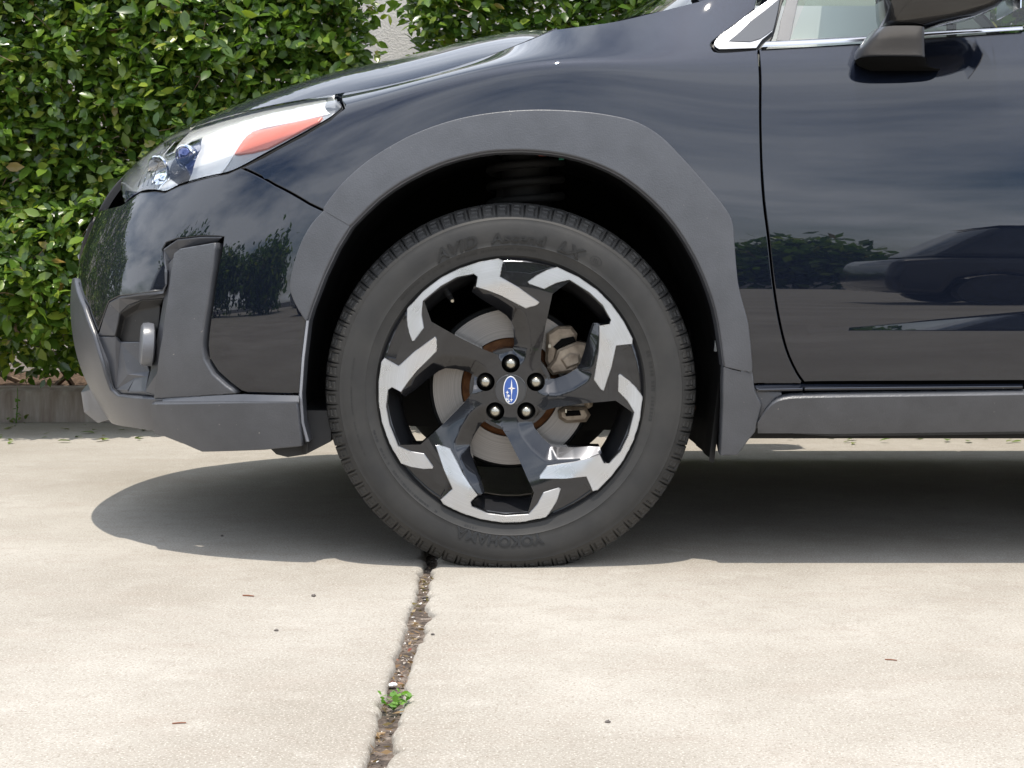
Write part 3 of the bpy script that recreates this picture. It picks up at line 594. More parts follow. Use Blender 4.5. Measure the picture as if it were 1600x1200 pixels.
# ---- sill, mud flap corner
ledge = facets('sill_ledge', [[(1178, 601, -.001), (1256, 600.5, -.001), (1255, 607.5, .014), (1186, 609, .014), (1181, 606, .010)], [(1257, 600, -.001), (1420, 600, -.001), (1599, 599, -.001), (1599, 604, .012), (1420, 605.5, .012), (1257, 607, .013)]], 'paint', car)
sill_cols = [(1184, 658), (1190, 647), (1198, 635), (1206, 625), (1214, 619), (1224, 615.5), (1238, 613.5), (1300, 612), (1420, 610.5), (1599, 608)]
def sillrow(t, px_off, off):
    o = []
    for x_, y_ in sill_cols:
        y2 = min(y_ + px_off, y_ + (677 - y_) * t) if x_ < 1240 else y_ + px_off
        o.append(p3(x_ + (1 - t) * 0, y2, off))
    return o + [M(*at(X, .338 - px_off / 845)) + np.array([0, -off, 0]) for X in (1.5, 1.9, 2.25)]
sill = strip('sill_cladding', [sillrow(0, 0, -.002), sillrow(.02, 1.2, .006), sillrow(.10, 6.0, .016), sillrow(.16, 9, .019), sillrow(.62, 42, .012), sillrow(.88, 58, .004), sillrow(1, 66, .0), sillrow(1, 70, -.04)], 'plastic', car, 25)
corner = facets('sill_front_corner', [[(1177, 606, .004), (1220, 610, .004), (1222, 617, .008), (1212, 622, .008), (1196, 640, .008), (1186, 668, .004), (1177, 672, .002)]], 'plastic_smooth', sill)
flapf = panel('mud_flap', [(1131, 572), (1173, 582), (1176, 608), (1183, 622), (1187, 630), (1177, 672), (1166, 685), (1150, 707), (1126, 708), (1128, 677), (1130, 629)], 'plastic', clad_face, .013, .001, HEM_CLAD, .012, mirror=False)
strip('mud_flap_edge', [[p3(x_ + 2, y_, .008) for x_, y_ in ((1131, 572), (1130, 629), (1128, 677), (1126, 707))], [p3(x_, y_, -.05) for x_, y_ in ((1129, 572), (1119, 640), (1116, 677), (1122, 706))]], 'plastic_black', clad_face)
for q in (ledge, sill, corner, flapf, val, flange, split, fl_o): pass

# ---- headlight
hl_path = cr_(lens_low, 3) + lens_top
def inward(d): return lambda a, j: np.full(a.shape, -d)
house = panel('headlight', hl_path, 'house_grey', car, -.03, .004, [(0, -.028, .5)], .013)
lens = panel('headlight_lens', hl_path, 'lens', house, .0005, .0035, HEM_FLUSH, .011, mirror=False)
hw_ = panel('headlight_reflector', [(290, 284), (297, 268), (312, 228), (315, 209), (296, 215), (268, 234)] + [('p', a, 10.80) for a in np.linspace(par(276, 216)[0], _tl[0] - .03, 16)] + [(512, 172), (470, 182), (412, 193), (390, 200), (376, 218), (352, 252), (336, 275)], 'house_white', house, -.006, 0, [(.002, .004, .9)], .012, mirror=False)
amb = panel('amber_marker', cr_([(364, 238), (377, 217), (391, 204), (420, 197)], 3) + [(500, 180), (494, 187), (450, 210), (415, 228), (392, 234)], 'amber', house, -.005, 0, [(.002, .003, .8), (.003, .012, 1)], .012, mirror=False)
gry = panel('marker_bezel', [(338, 272), (352, 252), (376, 216), (389, 198), (412, 191), (470, 180), (518, 170), (508, 182), (470, 206), (412, 238), (380, 256), (356, 267)], 'house_grey', house, -.010, 0, [(.002, .003, .8), (.002, .010, 1)], .012, mirror=False)
pj = panel('projector_shroud', [(270, 282), (254, 268), (258, 246), (268, 230), (280, 218), (308, 210), (308, 222), (296, 248), (289, 270), (282, 281)], 'proj_dark', house, -.019, 0, [(.002, .004, .8)], .012, mirror=False)
pb = panel('projector_glass', cr_([(292, 268), (282, 248), (276, 232), (286, 218), (300, 212), (306, 222), (298, 246)], 3, True), 'proj_blue', house, -.0145, 0, [(.003, .002, .5), (.006, .007, .9)], .009, mirror=False)
for k, poly in enumerate([[(208, 286), (222, 262), (250, 236), (276, 222), (262, 240), (254, 262), (236, 282), (228, 298)], [(228, 299), (240, 284), (255, 272), (270, 284), (262, 295), (240, 296)], [(250, 234), (276, 214), (306, 200), (330, 190), (318, 202), (284, 216)]]):
    panel('reflector_facet', poly, 'house_chrome' if k != 1 else 'house_white', house, -.022 + .003 * k, 0, [(.002, .003, .8), (.002, .008, 1)], .012, mirror=False)
brk = panel('headlight_corner', [(188, 303), (192, 294), (210, 296), (213, 306), (196, 316)], 'proj_blue', house, -.008, 0, [(.002, .004, .8)], .01, mirror=False)
lower_trim = strip('headlight_seal', [[p3(x_, y_ + 1, .001) for x_, y_ in lens_low[1:]], [p3(x_ + 1, y_ + 5, -.003) for x_, y_ in lens_low[1:]]], 'rubber_seal', house)

def bowl(px, py, off, r_, rz, mats, prof):
    mb = MB(); mb.lathe([(q * r_, h * r_) for q, h in prof], (0, 0, 0), 36, 'X'); o = mb.obj('reflector_bowl', mats, house, 40); o.location = p3(px, py, off); o.rotation_euler = (0, R(-12), R(rz)); return o
bowl(246, 268, -.020, .030, 48, 'house_chrome', [(0, .75), (.35, .66), (.7, .4), (.92, .12), (1, 0), (1.06, .02), (1.06, .2)])
bowl(288, 246, -.016, .021, 60, 'proj_blue', [(0, -.45), (.35, -.40), (.7, -.22), (.95, .05), (1, .3), (1.0, .9)])
bowl(288, 246, -.017, .021, 60, 'house_chrome', [(1.0, .1), (1.08, -.02), (1.2, .05), (1.22, .3)])
for k in range(4):
    q0 = [(216 + 7 * k, 292 - 1 * k), (226 + 8 * k, 266 - 5 * k), (246 + 9 * k, 240 - 6 * k)]
    mb = MB(); mb.tube([p3(x_, y_, -.012) for x_, y_ in cr_(q0, 4)], .0014, 5); mb.obj('reflector_rib', 'house_chrome' if k % 2 else 'house_grey', house, 60)
# ---- belt trim, window glass, door mirror
ct_b = [(1190, 73.5), (1270, 69), (1352, 64.5), (1454, 56), (1598, 47)]; ct_t = [(1197, 65), (1270, 61), (1350, 57), (1454, 49.5), (1598, 40.5)]
mid = [((a[0] + b[0]) / 2, (a[1] + b[1]) / 2) for a, b in zip(ct_b, ct_t)]
trim = strip('belt_trim', [[p3(*q, -.004) for q in ct_b], [p3(*q, .007) for q in ct_b], [p3(*q, .010) for q in mid], [p3(*q, .007) for q in ct_t], [p3(*q, -.006) for q in ct_t]], 'trim_satin', door, 60)
wf = panel('window_post', [(1214, 62), (1221, 30), (1229, 2), (1236, -25), (1252, -25), (1246, 2), (1239, 35), (1234, 62)], 'plastic_dark_grey', door, -.002, 0, HEM_FLUSH, .012, mirror=False)
gl0 = [p3(1235, 61, -.012), p3(1350, 56, -.012), p3(1454, 48, -.012), p3(1598, 39, -.012)]
side_top = [np.array([np.interp(z, zr[:4], xs[:4]) if False else x, y, z]) for x, y, z in ((.66, .25, 1.28), (.85, .27, 1.37), (1.05, .295, 1.45), (1.36, .305, 1.52))]
gl = strip('door_glass', [gl0 + [np.array([1.36, .075, 1.03])], side_top[:1] + [side_top[0] * .5 + side_top[1] * .5] + side_top[1:]], 'window', door)
rg = strip('rear_door_glass', [[np.array([1.38, .075, 1.03]), np.array([2.35, .075, 1.04]), np.array([3.0, .1, 1.05])], [np.array([1.38, .305, 1.53]), np.array([2.35, .31, 1.55]), np.array([3.0, .325, 1.46])]], 'window', rear_door)
def loft(name, rings, mats, parent, smooth=50, cap=True):
    n = len(rings[0]); v = [q for r_ in rings for q in r_]; f = [(k * n + i, k * n + (i + 1) % n, (k + 1) * n + (i + 1) % n, (k + 1) * n + i) for k in range(len(rings) - 1) for i in range(n)]
    if cap: f += [tuple(range(n - 1, -1, -1)), tuple(range((len(rings) - 1) * n, len(rings) * n))]
    o = pyd(name, v, f, mats, parent, smooth); bm = bmesh.new(); bm.from_mesh(o.data); bmesh.ops.recalc_face_normals(bm, faces=bm.faces); bm.to_mesh(o.data); bm.free(); o.data.set_sharp_from_angle(angle=R(smooth)); return o
def ring(xl, xr_, z, y0, y1, n=28, p=3.0, dz=0):
    cx, cy = (xl + xr_) / 2, (y0 + y1) / 2; o = []
    for k in range(n):
        t = 2 * math.pi * k / n; c, s_ = math.cos(t), math.sin(t); x = cx + (xr_ - xl) / 2 * math.copysign(abs(c) ** (2 / p), c); o.append((x, cy + (y1 - y0) / 2 * math.copysign(abs(s_) ** (2 / p), s_), z + dz * (x - cx)))
    return o
def zx(px, py, Y): q = on_y(px, py, Y); return q[0], q[2]
rings = []
for (xl, xr_, y_, yn, yf) in ((1376, 1453, 40, -.10, .035), (1370, 1453, 48, -.095, .04), (1358, 1453, 62, -.075, .055), (1349, 1453, 74, -.055, .06), (1347, 1453, 84, -.042, .06), (1350, 1451, 94, -.03, .06), (1360, 1449, 101, -.022, .06), (1371, 1446, 104, -.016, .06)):
    yy = (yn + .0); a, z_ = zx(xl, y_, yy); b, _ = zx(xr_, y_, yy); rings.append(ring(a, b, z_, yn, yf, 28, 3.2))
mbase = loft('mirror_base', rings, 'mirror_grey', door)
rings = []
for (xl, xr_, y_, yn, yf) in ((1346, 1453, 88, -.038, .05), (1349, 1453, 96, -.030, .05), (1360, 1458, 103, -.020, .05), (1368, 1474, 107, -.012, .05)):
    a, z_ = zx(xl, y_, yn); b, _ = zx(xr_, y_, yn); rings.append(ring(a, b, z_, yn - .0025, yf, 28, 3.2))
mgask = loft('mirror_gasket', rings, 'gap_black', door)
rings = []
for (xl, xr_, y_, yn, yf) in ((1383, 1450, 43, -.10, .01), (1379, 1468, 38, -.11, .02), (1376, 1520, 28, -.125, .03), (1374, 1550, 16, -.135, .03), (1373, 1567, 2, -.14, .03), (1373, 1576, -22, -.14, .03), (1375, 1574, -60, -.135, .03), (1384, 1560, -88, -.125, .02), (1400, 1530, -98, -.10, .0)):
    yy = -.055; a, z_ = zx(xl, y_, yy); b, _ = zx(xr_, y_, yy); rings.append(ring(a, b, z_, yn, yf, 32, 3.4))
mhous = loft('mirror_housing', rings, 'mirror_dark', door)
a, z_ = zx(1574, -30, -.055); mg = MB(); mg.box((a + .001, -.13, z_ - .06), (a + .003, .01, z_ + .05)); mg.obj('mirror_glass', 'chrome', door)

# ---- cabin (pale, lit through the windows)
mb = MB(); mb.box((.50, .16, .62), (.9, 1.61, .98)); mb.box((.44, .2, .93), (.80, 1.57, 1.075)); mb.obj('dashboard', 'cabin_pale', car)
mb = MB(); mb.box((.9, .16, .35), (3.0, 1.61, .42)); mb.obj('cabin_floor', 'liner_black', car)
for sy in (.28, .98):
    rgs = [ring(1.45, 1.98, .55, sy, sy + .5, 20, 4), ring(1.45, 1.98, .70, sy, sy + .5, 20, 4)]; st_ = loft('seat', rgs, 'seat_fabric', car)
    rgs = [ring(1.85 + .25 * k / 4, 2.0 + .25 * k / 4, .70 + .62 * k / 4, sy + .02 * k / 4, sy + .5 - .02 * k / 4, 20, 4) for k in range(5)]; loft('seat_back', rgs, 'seat_fabric', car)
mb = MB(); mb.lathe([(.175, -.012), (.187, 0), (.175, .012), (.163, 0), (.175, -.012)], (0, 0, 0), 40, 'X'); sw = mb.obj('steering_wheel', 'plastic_black', car, 60); sw.location = (1.02, .46, .95); sw.rotation_euler = (0, R(-25), 0)
mb = MB(); mb.prism([(.4, .40), (2.3, .40), (2.3, 1.0), (.45, .99)], .165, .175); dt = mb.obj('door_card', 'cabin_pale', car); MIRROR.append(dt)

mb = MB(); mb.box((.62, 1.575, .98), (1.34, 1.583, 1.42)); mb.obj('added_pale_panel', 'cabin_pale', car)  # made-up pale panel, added to brighten the view through the near door glass
MIRROR += [sill, ledge]

# ================================================================== wheel
WZ = .334; WS = 1 / 3054.0
wheel = empty('wheel', (0, 0, WZ), car)
def yprof(r_):            # sidewall depth of the tyre at a radius
    return np.interp(r_, [.240, .246, .252, .262, .280, .300, .314, .322, .329, .336, .343, .348, .351, .3525], [.022, .014, .009, .0045, .001, .0, .0028, .0068, .012, .018, .0265, .036, .048, .066])
prof = [(r_, float(yprof(r_))) for r_ in (.236, .240, .244, .248, .250, .252, .2525, .256, .262, .270, .2715, .273, .280, .290, .300, .308, .314, .3185, .320, .3215, .323)]
fine = [(r_, y_) for r_, y_ in cr_([(.3245, .0085), (.329, .012), (.336, .018), (.343, .0265), (.348, .036), (.351, .048), (.3525, .066)], 6)]
fine = fine[1:]
cross = [(.3525, .078), (.3523, .0785), (.344, .079), (.344, .086), (.3528, .0865), (.353, .105), (.353, .118)]
full = prof + fine + cross; full += [(r_, .235 - y_) for r_, y_ in reversed(full[:-1])]
NB = 80; per = 20; NT = NB * per
fr = (np.arange(per) / per)
pat = np.zeros((len(full), per))
f0, f1 = len(prof), len(prof) + len(fine)
for i in range(f0, f1):
    s_ = (i - f0) / (f1 - f0 - 1)
    for k in range(per):
        u = k / per; d = 0
        if u < .075: d = .0050 * min(1, (s_ + .02) * 2.2)                # groove between blocks
        elif .12 < s_ < .62:
            if .30 <= u < .40 and s_ < .60: d = .0024
            if .40 <= u < .80 and (abs(s_ - .15) < .04 or abs(s_ - .37) < .04 or abs(s_ - .58) < .04): d = .0022
        pat[i, k] = d
for i in range(len(full)):
    if f1 <= i < f1 + 2: pat[i] = np.where(fr < .10, .0055, 0)
nF = len(full); A_ = np.array(full)
th = 2 * np.pi * np.arange(NT) / NT
rad = A_[:, 0][:, None] - np.tile(pat, (1, NB)); 
dpth = A_[:, 1][:, None] + np.zeros((1, NT)); dpth[f0:f1] += np.tile(pat[f0:f1], (1, NB)) * .35
for r0 in (.2525, .2715, .320): 
    k = np.abs(A_[:nF // 2, 0] - r0).argmin(); dpth[k] -= .0009
Xt, Zt = rad * np.cos(th), rad * np.sin(th)
low = Zt < -(WZ - .001); over = np.clip(-(WZ - .001) - Zt, 0, 1); Zt = np.maximum(Zt, -(WZ - .001))
bul = np.clip((-Zt - .22) / .11, 0, 1) ** 2 * np.exp(-(Xt / .13) ** 2); dpth = dpth + np.where(dpth < .117, -1, 1) * .006 * bul * (A_[:, 0][:, None] < .345)
V_ = np.stack([Xt, dpth, Zt], -1).reshape(-1, 3)
i_, k_ = np.meshgrid(np.arange(nF - 1), np.arange(NT), indexing='ij'); k2 = (k_ + 1) % NT
Fq = np.stack([i_ * NT + k_, i_ * NT + k2, (i_ + 1) * NT + k2, (i_ + 1) * NT + k_], -1).reshape(-1, 4)
tyre = pyd('tyre', V_, Fq[:, ::-1], 'rubber', wheel, 38)
# raised lettering on the sidewall
dg = bpy.context.evaluated_depsgraph_get()
def letters(txt, size, r0, th_mid, sx=1.0, width=None, bold=.0, shear=0.0):
    c = bpy.data.curves.new('t', 'FONT'); c.body = txt; c.size = size; c.offset = bold; c.shear = shear; c.resolution_u = 6
    o = bpy.data.objects.new('t', c); COL.objects.link(o); bpy.context.view_layer.update()
    me = o.evaluated_get(bpy.context.evaluated_depsgraph_get()).to_mesh(); v = np.array([q.co[:] for q in me.vertices]); f = [tuple(p.vertices) for p in me.polygons]
    o.evaluated_get(bpy.context.evaluated_depsgraph_get()).to_mesh_clear() if False else None
    bpy.data.objects.remove(o); bpy.data.curves.remove(c)
    v[:, 0] -= v[:, 0].min(); W = v[:, 0].max(); k = (width / W) if width else sx; v[:, 0] = (v[:, 0] - W / 2) * k; 
    return v, f
def wrap_text(mb, txt, size, r0, th_mid, width, bold=.0006, h=.0010, shear=0):
    v, f = letters(txt, size, r0, th_mid, width=width, bold=bold, shear=shear); rr = r0 + v[:, 1]; t = th_mid - v[:, 0] / (r0 + size * .35)
    zz = rr * np.sin(t); xx = rr * np.cos(t); P = np.stack([xx, yprof(rr) - h - .006 * np.clip((-zz - .22) / .11, 0, 1) ** 2 * np.exp(-(xx / .13) ** 2), zz], 1); b = P.copy(); b[:, 1] += h * 1.4; n = len(P); 
    cnt = set(e for q in f for e in zip(q, q[1:] + q[:1])); F_ = list(f) + [(e[1], e[0], e[0] + n, e[1] + n) for e in cnt if (e[1], e[0]) not in cnt]
    mb.add(np.concatenate([P, b]), F_)
mb = MB(); r1 = .2755
wrap_text(mb, 'AVID', .030, r1, R(111), .086, .0007, .0020, .25); wrap_text(mb, 'Ascend', .026, r1 + .001, R(87.2), .104, .0005, .0020, .1); wrap_text(mb, 'LX', .030, r1, R(66.8), .050, .0007, .0020, .25)
wrap_text(mb, 'YOKOHAMA', .026, .2735, R(-94.5), .168, .0008, .0018)
for sgn in (0, 1):         # the little angled mark before the maker's name
    t0 = R(-73.5 - 1.6 * sgn); q = [(.278, 0), (.286, 0), (.297, .022), (.292, .026), (.283, .008)] if not sgn else [(.283, .004), (.287, .002), (.297, .014), (.295, .018)]
    P = [(r_ * math.cos(t0 - s_ * 3.0), float(yprof(r_)) - .001, r_ * math.sin(t0 - s_ * 3.0)) for r_, s_ in q]; mb.add(P, [tuple(range(len(P)))])
for k in range(3):         # oval badge after LX
    P = []; 
    for q in range(25):
        t = 2 * math.pi * q / 24; P.append((R(56.8) + .040 * math.cos(t) * (1 - .12 * 0), .289 + .0085 * math.sin(t)))
    if k == 0:
        v = []; 
        for a_, r_ in P: v += [(r_ * math.cos(a_), float(yprof(r_)) - .001, r_ * math.sin(a_)), ((r_ * .9 + .289 * .1) * math.cos(a_ * .9 + R(56.8) * .1), float(yprof(r_)) - .001, (r_ * .9 + .289 * .1) * math.sin(a_ * .9 + R(56.8) * .1))]
        mb.add(v, [(2 * i, 2 * i + 2, 2 * i + 3, 2 * i + 1) for i in range(24)])
    a_ = R(56.8) + (k - 1) * .014; mb.add([((.289 + dr) * math.cos(a_ + da), float(yprof(.289 + dr)) - .001, (.289 + dr) * math.sin(a_ + da)) for dr, da in ((-.004, -.004), (.004, .002), (.004, .007), (-.004, .001))], [(0, 1, 2, 3)])
tag(mb.obj('tyre_lettering', 'rubber_letter', wheel), kind='stuff')
mb = MB()                  # tiny moulded rows too small to read: raised ticks
def ticks(r0, a0, a1, hgt, pitch):
    a = a0
    while a < a1:
        wd = random.uniform(.35, .8) * pitch
        if random.random() < .86:
            for sx_ in (0, wd * .6):
                mb.add([((r0 + dr) * math.cos(R(a) + (sx_ + da) / r0), float(yprof(r0 + dr)) - .0006, (r0 + dr) * math.sin(R(a) + (sx_ + da) / r0)) for dr, da in ((0, 0), (hgt, 0), (hgt, wd * .3), (0, wd * .3))], [(0, 1, 2, 3)])
        a += math.degrees(pitch / r0)
ticks(.262, 80, 112, .0045, .0045); ticks(.263, 114, 140, .0040, .0045); ticks(.2625, -12, 16, .0065, .007); ticks(.265, -110, -76, .0045, .005); ticks(.264, 196, 240, .004, .006); ticks(.296, 168, 204, .003, .006)
for a in (12, 35, 138, 180, 205, 318, 350): 
    mb.add([(r_ * math.cos(R(a + d)), float(yprof(r_)) - .0007, r_ * math.sin(R(a + d))) for r_, d in ((.255, 0), (.313, 0), (.313, .12), (.255, .12))], [(0, 1, 2, 3)])
tag(mb.obj('sidewall_marks', 'rubber_letter', wheel), kind='stuff')

# ---- rim: dark star with five windows, five shallow pockets, machined inlays
def rot(P, k): c, s_ = math.cos(R(-72 * k)), math.sin(R(-72 * k)); P = np.asarray(P, float); return np.stack([P[:, 0] * c - P[:, 1] * s_, P[:, 0] * s_ + P[:, 1] * c], 1)
win = np.array([(-195, 650), (-210, 661), (-305, 643), (-395, 594), (-492, 513), (-478, 470), (-452, 396), (-295, 305), (-155, 234), (-78, 205), (-30, 212), (8, 226), (20, 260), (17, 334), (2, 396), (-24, 428), (-95, 478), (-175, 528), (-223, 565)]) * WS
# sides of the window: (chamfer width, chamfer depth) per segment
cham = [(.004, 0)] * 4 + [(.005, 0)] * 4 + [(.006, 0)] * 3 + [(.028, .020)] * 3 + [(.022, .020)] * 4 + [(.010, .012)]
pock = np.array([(-36, 736), (60, 736), (150, 726), (238, 706), (110, 668), (60, 676), (-30, 680)]) * WS
inlay = np.array([(-590, 470), (-500, 567), (-395, 647), (-290, 700), (-180, 735), (-70, 754), (-40, 742), (-60, 652), (48, 590), (165, 506), (150, 490), (85, 470), (20, 502), (-55, 541), (-130, 570), (-200, 592), (-190, 650), (-210, 665), (-305, 646), (-395, 597), (-497, 512), (-504, 435), (-493, 360), (-548, 286), (-562, 284), (-581, 335), (-592, 405)]) * WS
RO = .2475
segs = []
for k in range(5):
    Wk = rot(win, k)
    for i in range(len(Wk)): segs.append((Wk[i], Wk[(i + 1) % len(Wk)], *cham[i]))
def face_y(P):
    r_ = np.linalg.norm(P, axis=1); t = np.clip((r_ - .045) / .15, 0, 1); y = .030 - .024 * (t * t * (3 - 2 * t)); d = np.zeros(len(P))
    for a, b, w_, dp in segs: d = np.maximum(d, dp * np.clip(1 - segdist(P, a, b) / w_, 0, 1))
    return y + d + np.clip((r_ - .2405) / .007, 0, 1) ** 2 * .006
lug = [(.0500 * math.cos(R(90 + 72 * k)), .0500 * math.sin(R(90 + 72 * k))) for k in range(5)]
circ = lambda c, r_, n=28: [(c[0] + r_ * math.cos(2 * math.pi * k / n), c[1] + r_ * math.sin(2 * math.pi * k / n)) for k in range(n)]
holes = [densify([tuple(q) for q in rot(win, k)], .005) for k in range(5)] + [densify([tuple(q) for q in rot(pock, k)], .006) for k in range(5)] + [circ(c, .0175) for c in lug]
v2, f2 = cdt([circ((0, 0), RO, 240)] + holes, .0032)
P = np.stack([v2[:, 0], face_y(v2), v2[:, 1]], 1); f2 = [t if np.cross(P[t[1]] - P[t[0]], P[t[2]] - P[t[0]])[1] < 0 else t[::-1] for t in f2]
mb = MB(); mb.add(P, f2)
def wall(loop, y0f, deep, taper=1.0):
    L = np.array(loop); y0 = y0f(L); c = L.mean(0); n = len(L); L2 = c + (L - c) * taper
    v = [(q[0], y, q[1]) for q, y in zip(L, y0)] + [(q[0], y, q[1]) for q, y in zip(L2, deep(L2))]; mb.add(v, [(i, i + n, (i + 1) % n + n, (i + 1) % n) for i in range(n)]); return n
for h in holes[:5]: wall(h, face_y, lambda L: np.full(len(L), .075), 1.0)
for h in holes[5:10]:
    n = wall(h, face_y, lambda L: face_y(L) + .010, .96); L = np.array(h); c = L.mean(0); L = c + (L - c) * .96; mb.add([(q[0], y, q[1]) for q, y in zip(L, face_y(L) + .010)], [tuple(range(n))])
for h in holes[10:]: wall(h, face_y, lambda L: face_y(L) + .016, .92)
mb.m = 1; mb.lathe([(RO, .012), (.249, .010), (.2455, .020), (.240, .034)], n=160)
rim = mb.obj('rim', ['rim_dark', 'barrel'], wheel, 32)
mb = MB(); mb.lathe([(.244, .020), (.232, .026), (.226, .045), (.219, .06), (.213, .10), (.215, .15), (.226, .19), (.240, .205)], n=120); mb.obj('rim_barrel', 'barrel', wheel, 40)
mb = MB(); mb.lathe([(.079, .055), (.079, .10)], n=60); mb.lathe([(0, .0465), (.078, .0465), (.079, .055)], n=60); mb.obj('wheel_hub', 'barrel', wheel, 40)
for k in range(5):
    L = densify([tuple(q) for q in rot(inlay, k)], .005); v2, f2 = cdt([L], .006); y = .0012 + np.clip((.20 - np.linalg.norm(v2, axis=1)) / .1, 0, 1) * .012
    P = np.stack([v2[:, 0], y, v2[:, 1]], 1); f2 = [t if np.cross(P[t[1]] - P[t[0]], P[t[2]] - P[t[0]])[1] < 0 else t[::-1] for t in f2]
    cnt = set(e for t in f2 for e in zip(t, t[1:] + t[:1])); B = [e for e in cnt if (e[1], e[0]) not in cnt]; ow = {}
    for a, b in B:
        d = v2[b] - v2[a]; o = np.array([-d[1], d[0]]); o = o / np.linalg.norm(o); o = -o if (inpoly([(v2[a] + v2[b]) / 2 + o * 1e-4], L)[0]) else o; ow[a] = ow.get(a, 0) + o; ow[b] = ow.get(b, 0) + o
    ids = list(ow); O = np.array([ow[i] / np.linalg.norm(ow[i]) for i in ids]); P[ids, 0] -= O[:, 0] * .0012; P[ids, 2] -= O[:, 1] * .0012
    r1_ = P[ids] + np.stack([O[:, 0] * .0012, np.full(len(ids), .0016), O[:, 1] * .0012], 1); r2_ = r1_ + np.array([0, .013, 0]); n0 = len(P); mp = {i: n0 + q for q, i in enumerate(ids)}; n1 = n0 + len(ids); mp2 = {i: n1 + q for q, i in enumerate(ids)}
    Fb = [(a, mp[a], mp[b], b) for a, b in B] + [(mp[a], mp2[a], mp2[b], mp[b]) for a, b in B]
    pyd('machined_inlay', np.concatenate([P, r1_, r2_]), list(f2) + Fb, ['rim_silver', 'rim_dark'], wheel, 30, [0] * len(f2) + [0] * len(B) + [1] * len(B))
# lug nuts
mb = MB(); mb.lathe([(.0165, .046), (.0125, .044), (.0125, .034), (.0105, .031)], n=30); mb.m = 1; mb.lathe([(.0098, .032), (.0095, .026), (.0078, .0225), (.0045, .0205), (0, .020)], n=24)
nut = mb.obj('lug_nut', ['gap_black', 'nut_steel'], wheel, 35)
for k, c in enumerate(lug):
    o = nut if k == 0 else nut.copy()
    if k: COL.objects.link(o); o.parent = wheel
    o.location = (c[0], 0, c[1])
mb = MB(); mb.lathe([(.0300, .032), (.0298, .0265), (.0285, .0255), (.0278, .0262), (.015, .0256), (0, .0254)], n=64); mb.obj('centre_cap', 'plastic_cap', wheel, 40)
# emblem: oval ring, blue field, one large and five small four-pointed stars
ell = lambda a, b, n=48: [(a * math.cos(2 * math.pi * k / n), b * math.sin(2 * math.pi * k / n)) for k in range(n)]
mb = MB(); mb.prism(ell(.0142, .0268), .0240, .0258, .0004); mb.m = 1; mb.prism(ell(.0124, .0250), .0236, .0245)
def star(cx, cz, up, dn, lt, rt, c=.0011):
    mb.prism([(cx, cz + up), (cx - c, cz + c), (cx - lt, cz), (cx - c, cz - c), (cx, cz - dn), (cx + c, cz - c), (cx + rt, cz), (cx + c, cz + c)], .0230, .0240)
mb.m = 0
star(.0016, .0036, .0175, .016, .0070, .0075, .0016); S = [(-.0065, -.0038), (-.0038, -.0105), (-.0072, -.0168), (-.0036, -.0208), (.0012, -.0178)]
for cx, cz in S: star(cx, cz, .0036, .0045, .0032, .0032, .0009)
for a, b in (((-.0065, -.0038), (-.0072, -.0168)), ((-.0038, -.0105), (-.0036, -.0208)), ((.0016, -.006), (.0012, -.0178))):
    mb.prism([(a[0] - .0004, a[1]), (b[0] - .0004, b[1]), (b[0] + .0004, b[1]), (a[0] + .0004, a[1])], .0232, .0240)
mb.m = 2; mb.prism(circ((.0016, .0036), .0010, 12), .0226, .0232)
mb.obj('emblem', ['emblem_white', 'emblem_blue', 'emblem_copper'], wheel)
# valve
vp = (np.array([-350, 536]) * WS); mb = MB(); mb.tube([(vp[0] * 1.0, .018 + .03, vp[1]), (vp[0] * .97, .012 + .03, vp[1] * .97)], [.0045, .0045], 12); mb.m = 1; mb.tube([(vp[0] * .97, .042, vp[1] * .97), (vp[0] * .955, .030, vp[1] * .955)], [.0035, .0030], 12); mb.m = 0; mb.tube([(vp[0] * 1.08, .055, vp[1] * 1.08), (vp[0], .046, vp[1])], [.007, .006], 12)
mb.obj('valve', ['rubber_seal', 'nut_steel'], wheel, 50)
# ---- brake and suspension (fixed to the car)
brake = empty('brake', (0, 0, WZ), car)
mb = MB(); mb.lathe([(.094, .112), (.096, .102), (.150, .102), (.1505, .104), (.1505, .126), (.094, .126)], n=120); mb.obj('brake_disc', 'disc', brake, 30)
mb = MB(); mb.lathe([(.079, .098), (.088, .099), (.0935, .104), (.097, .112)], n=90); mb.obj('disc_hat', 'rust', brake, 40)
mb = MB(); mb.lathe([(.10, .135), (.158, .136), (.16, .13)], n=60); mb.obj('dust_shield', 'liner_black', brake)
Z2 = lambda L: [((x_ - 795) * WS * 1.03, (854.5 - y_) * WS * 1.03) for x_, y_ in L]
mb = MB()
mb.prism(Z2([(1000, 545), (1060, 505), (1140, 505), (1172, 545), (1168, 580), (1110, 600), (1060, 640), (1050, 700), (1010, 740), (990, 700)]), .078, .15, .005)
mb.prism(Z2([(1060, 635), (1170, 590), (1228, 600), (1225, 660), (1190, 730), (1150, 760), (1030, 780), (1000, 740), (1040, 690)]), .070, .15, .005)
mb.prism(Z2([(1075, 690), (1130, 650), (1185, 660), (1190, 715), (1110, 745)]), .066, .072, .004)
mb.prism(Z2([(1065, 985), (1110, 960), (1225, 965), (1250, 1010), (1225, 1050), (1110, 1055), (1070, 1030)]), .080, .15, .006)
mb.prism(Z2([(1170, 740), (1235, 640), (1262, 700), (1262, 960), (1225, 985), (1200, 900)]), .086, .16, .006)
mb.m = 1; mb.prism(Z2([(1035, 620), (1080, 575), (1150, 560), (1165, 590), (1090, 615), (1060, 640)]), .073, .08, .002); mb.prism(Z2([(1100, 985), (1185, 980), (1195, 1010), (1110, 1015)]), .076, .082, .002)
mb.m = 2; mb.box((.0715, .069, .078), (.0765, .078, .084)); mb.box((.104, .072, -.047), (.107, .078, -.040))
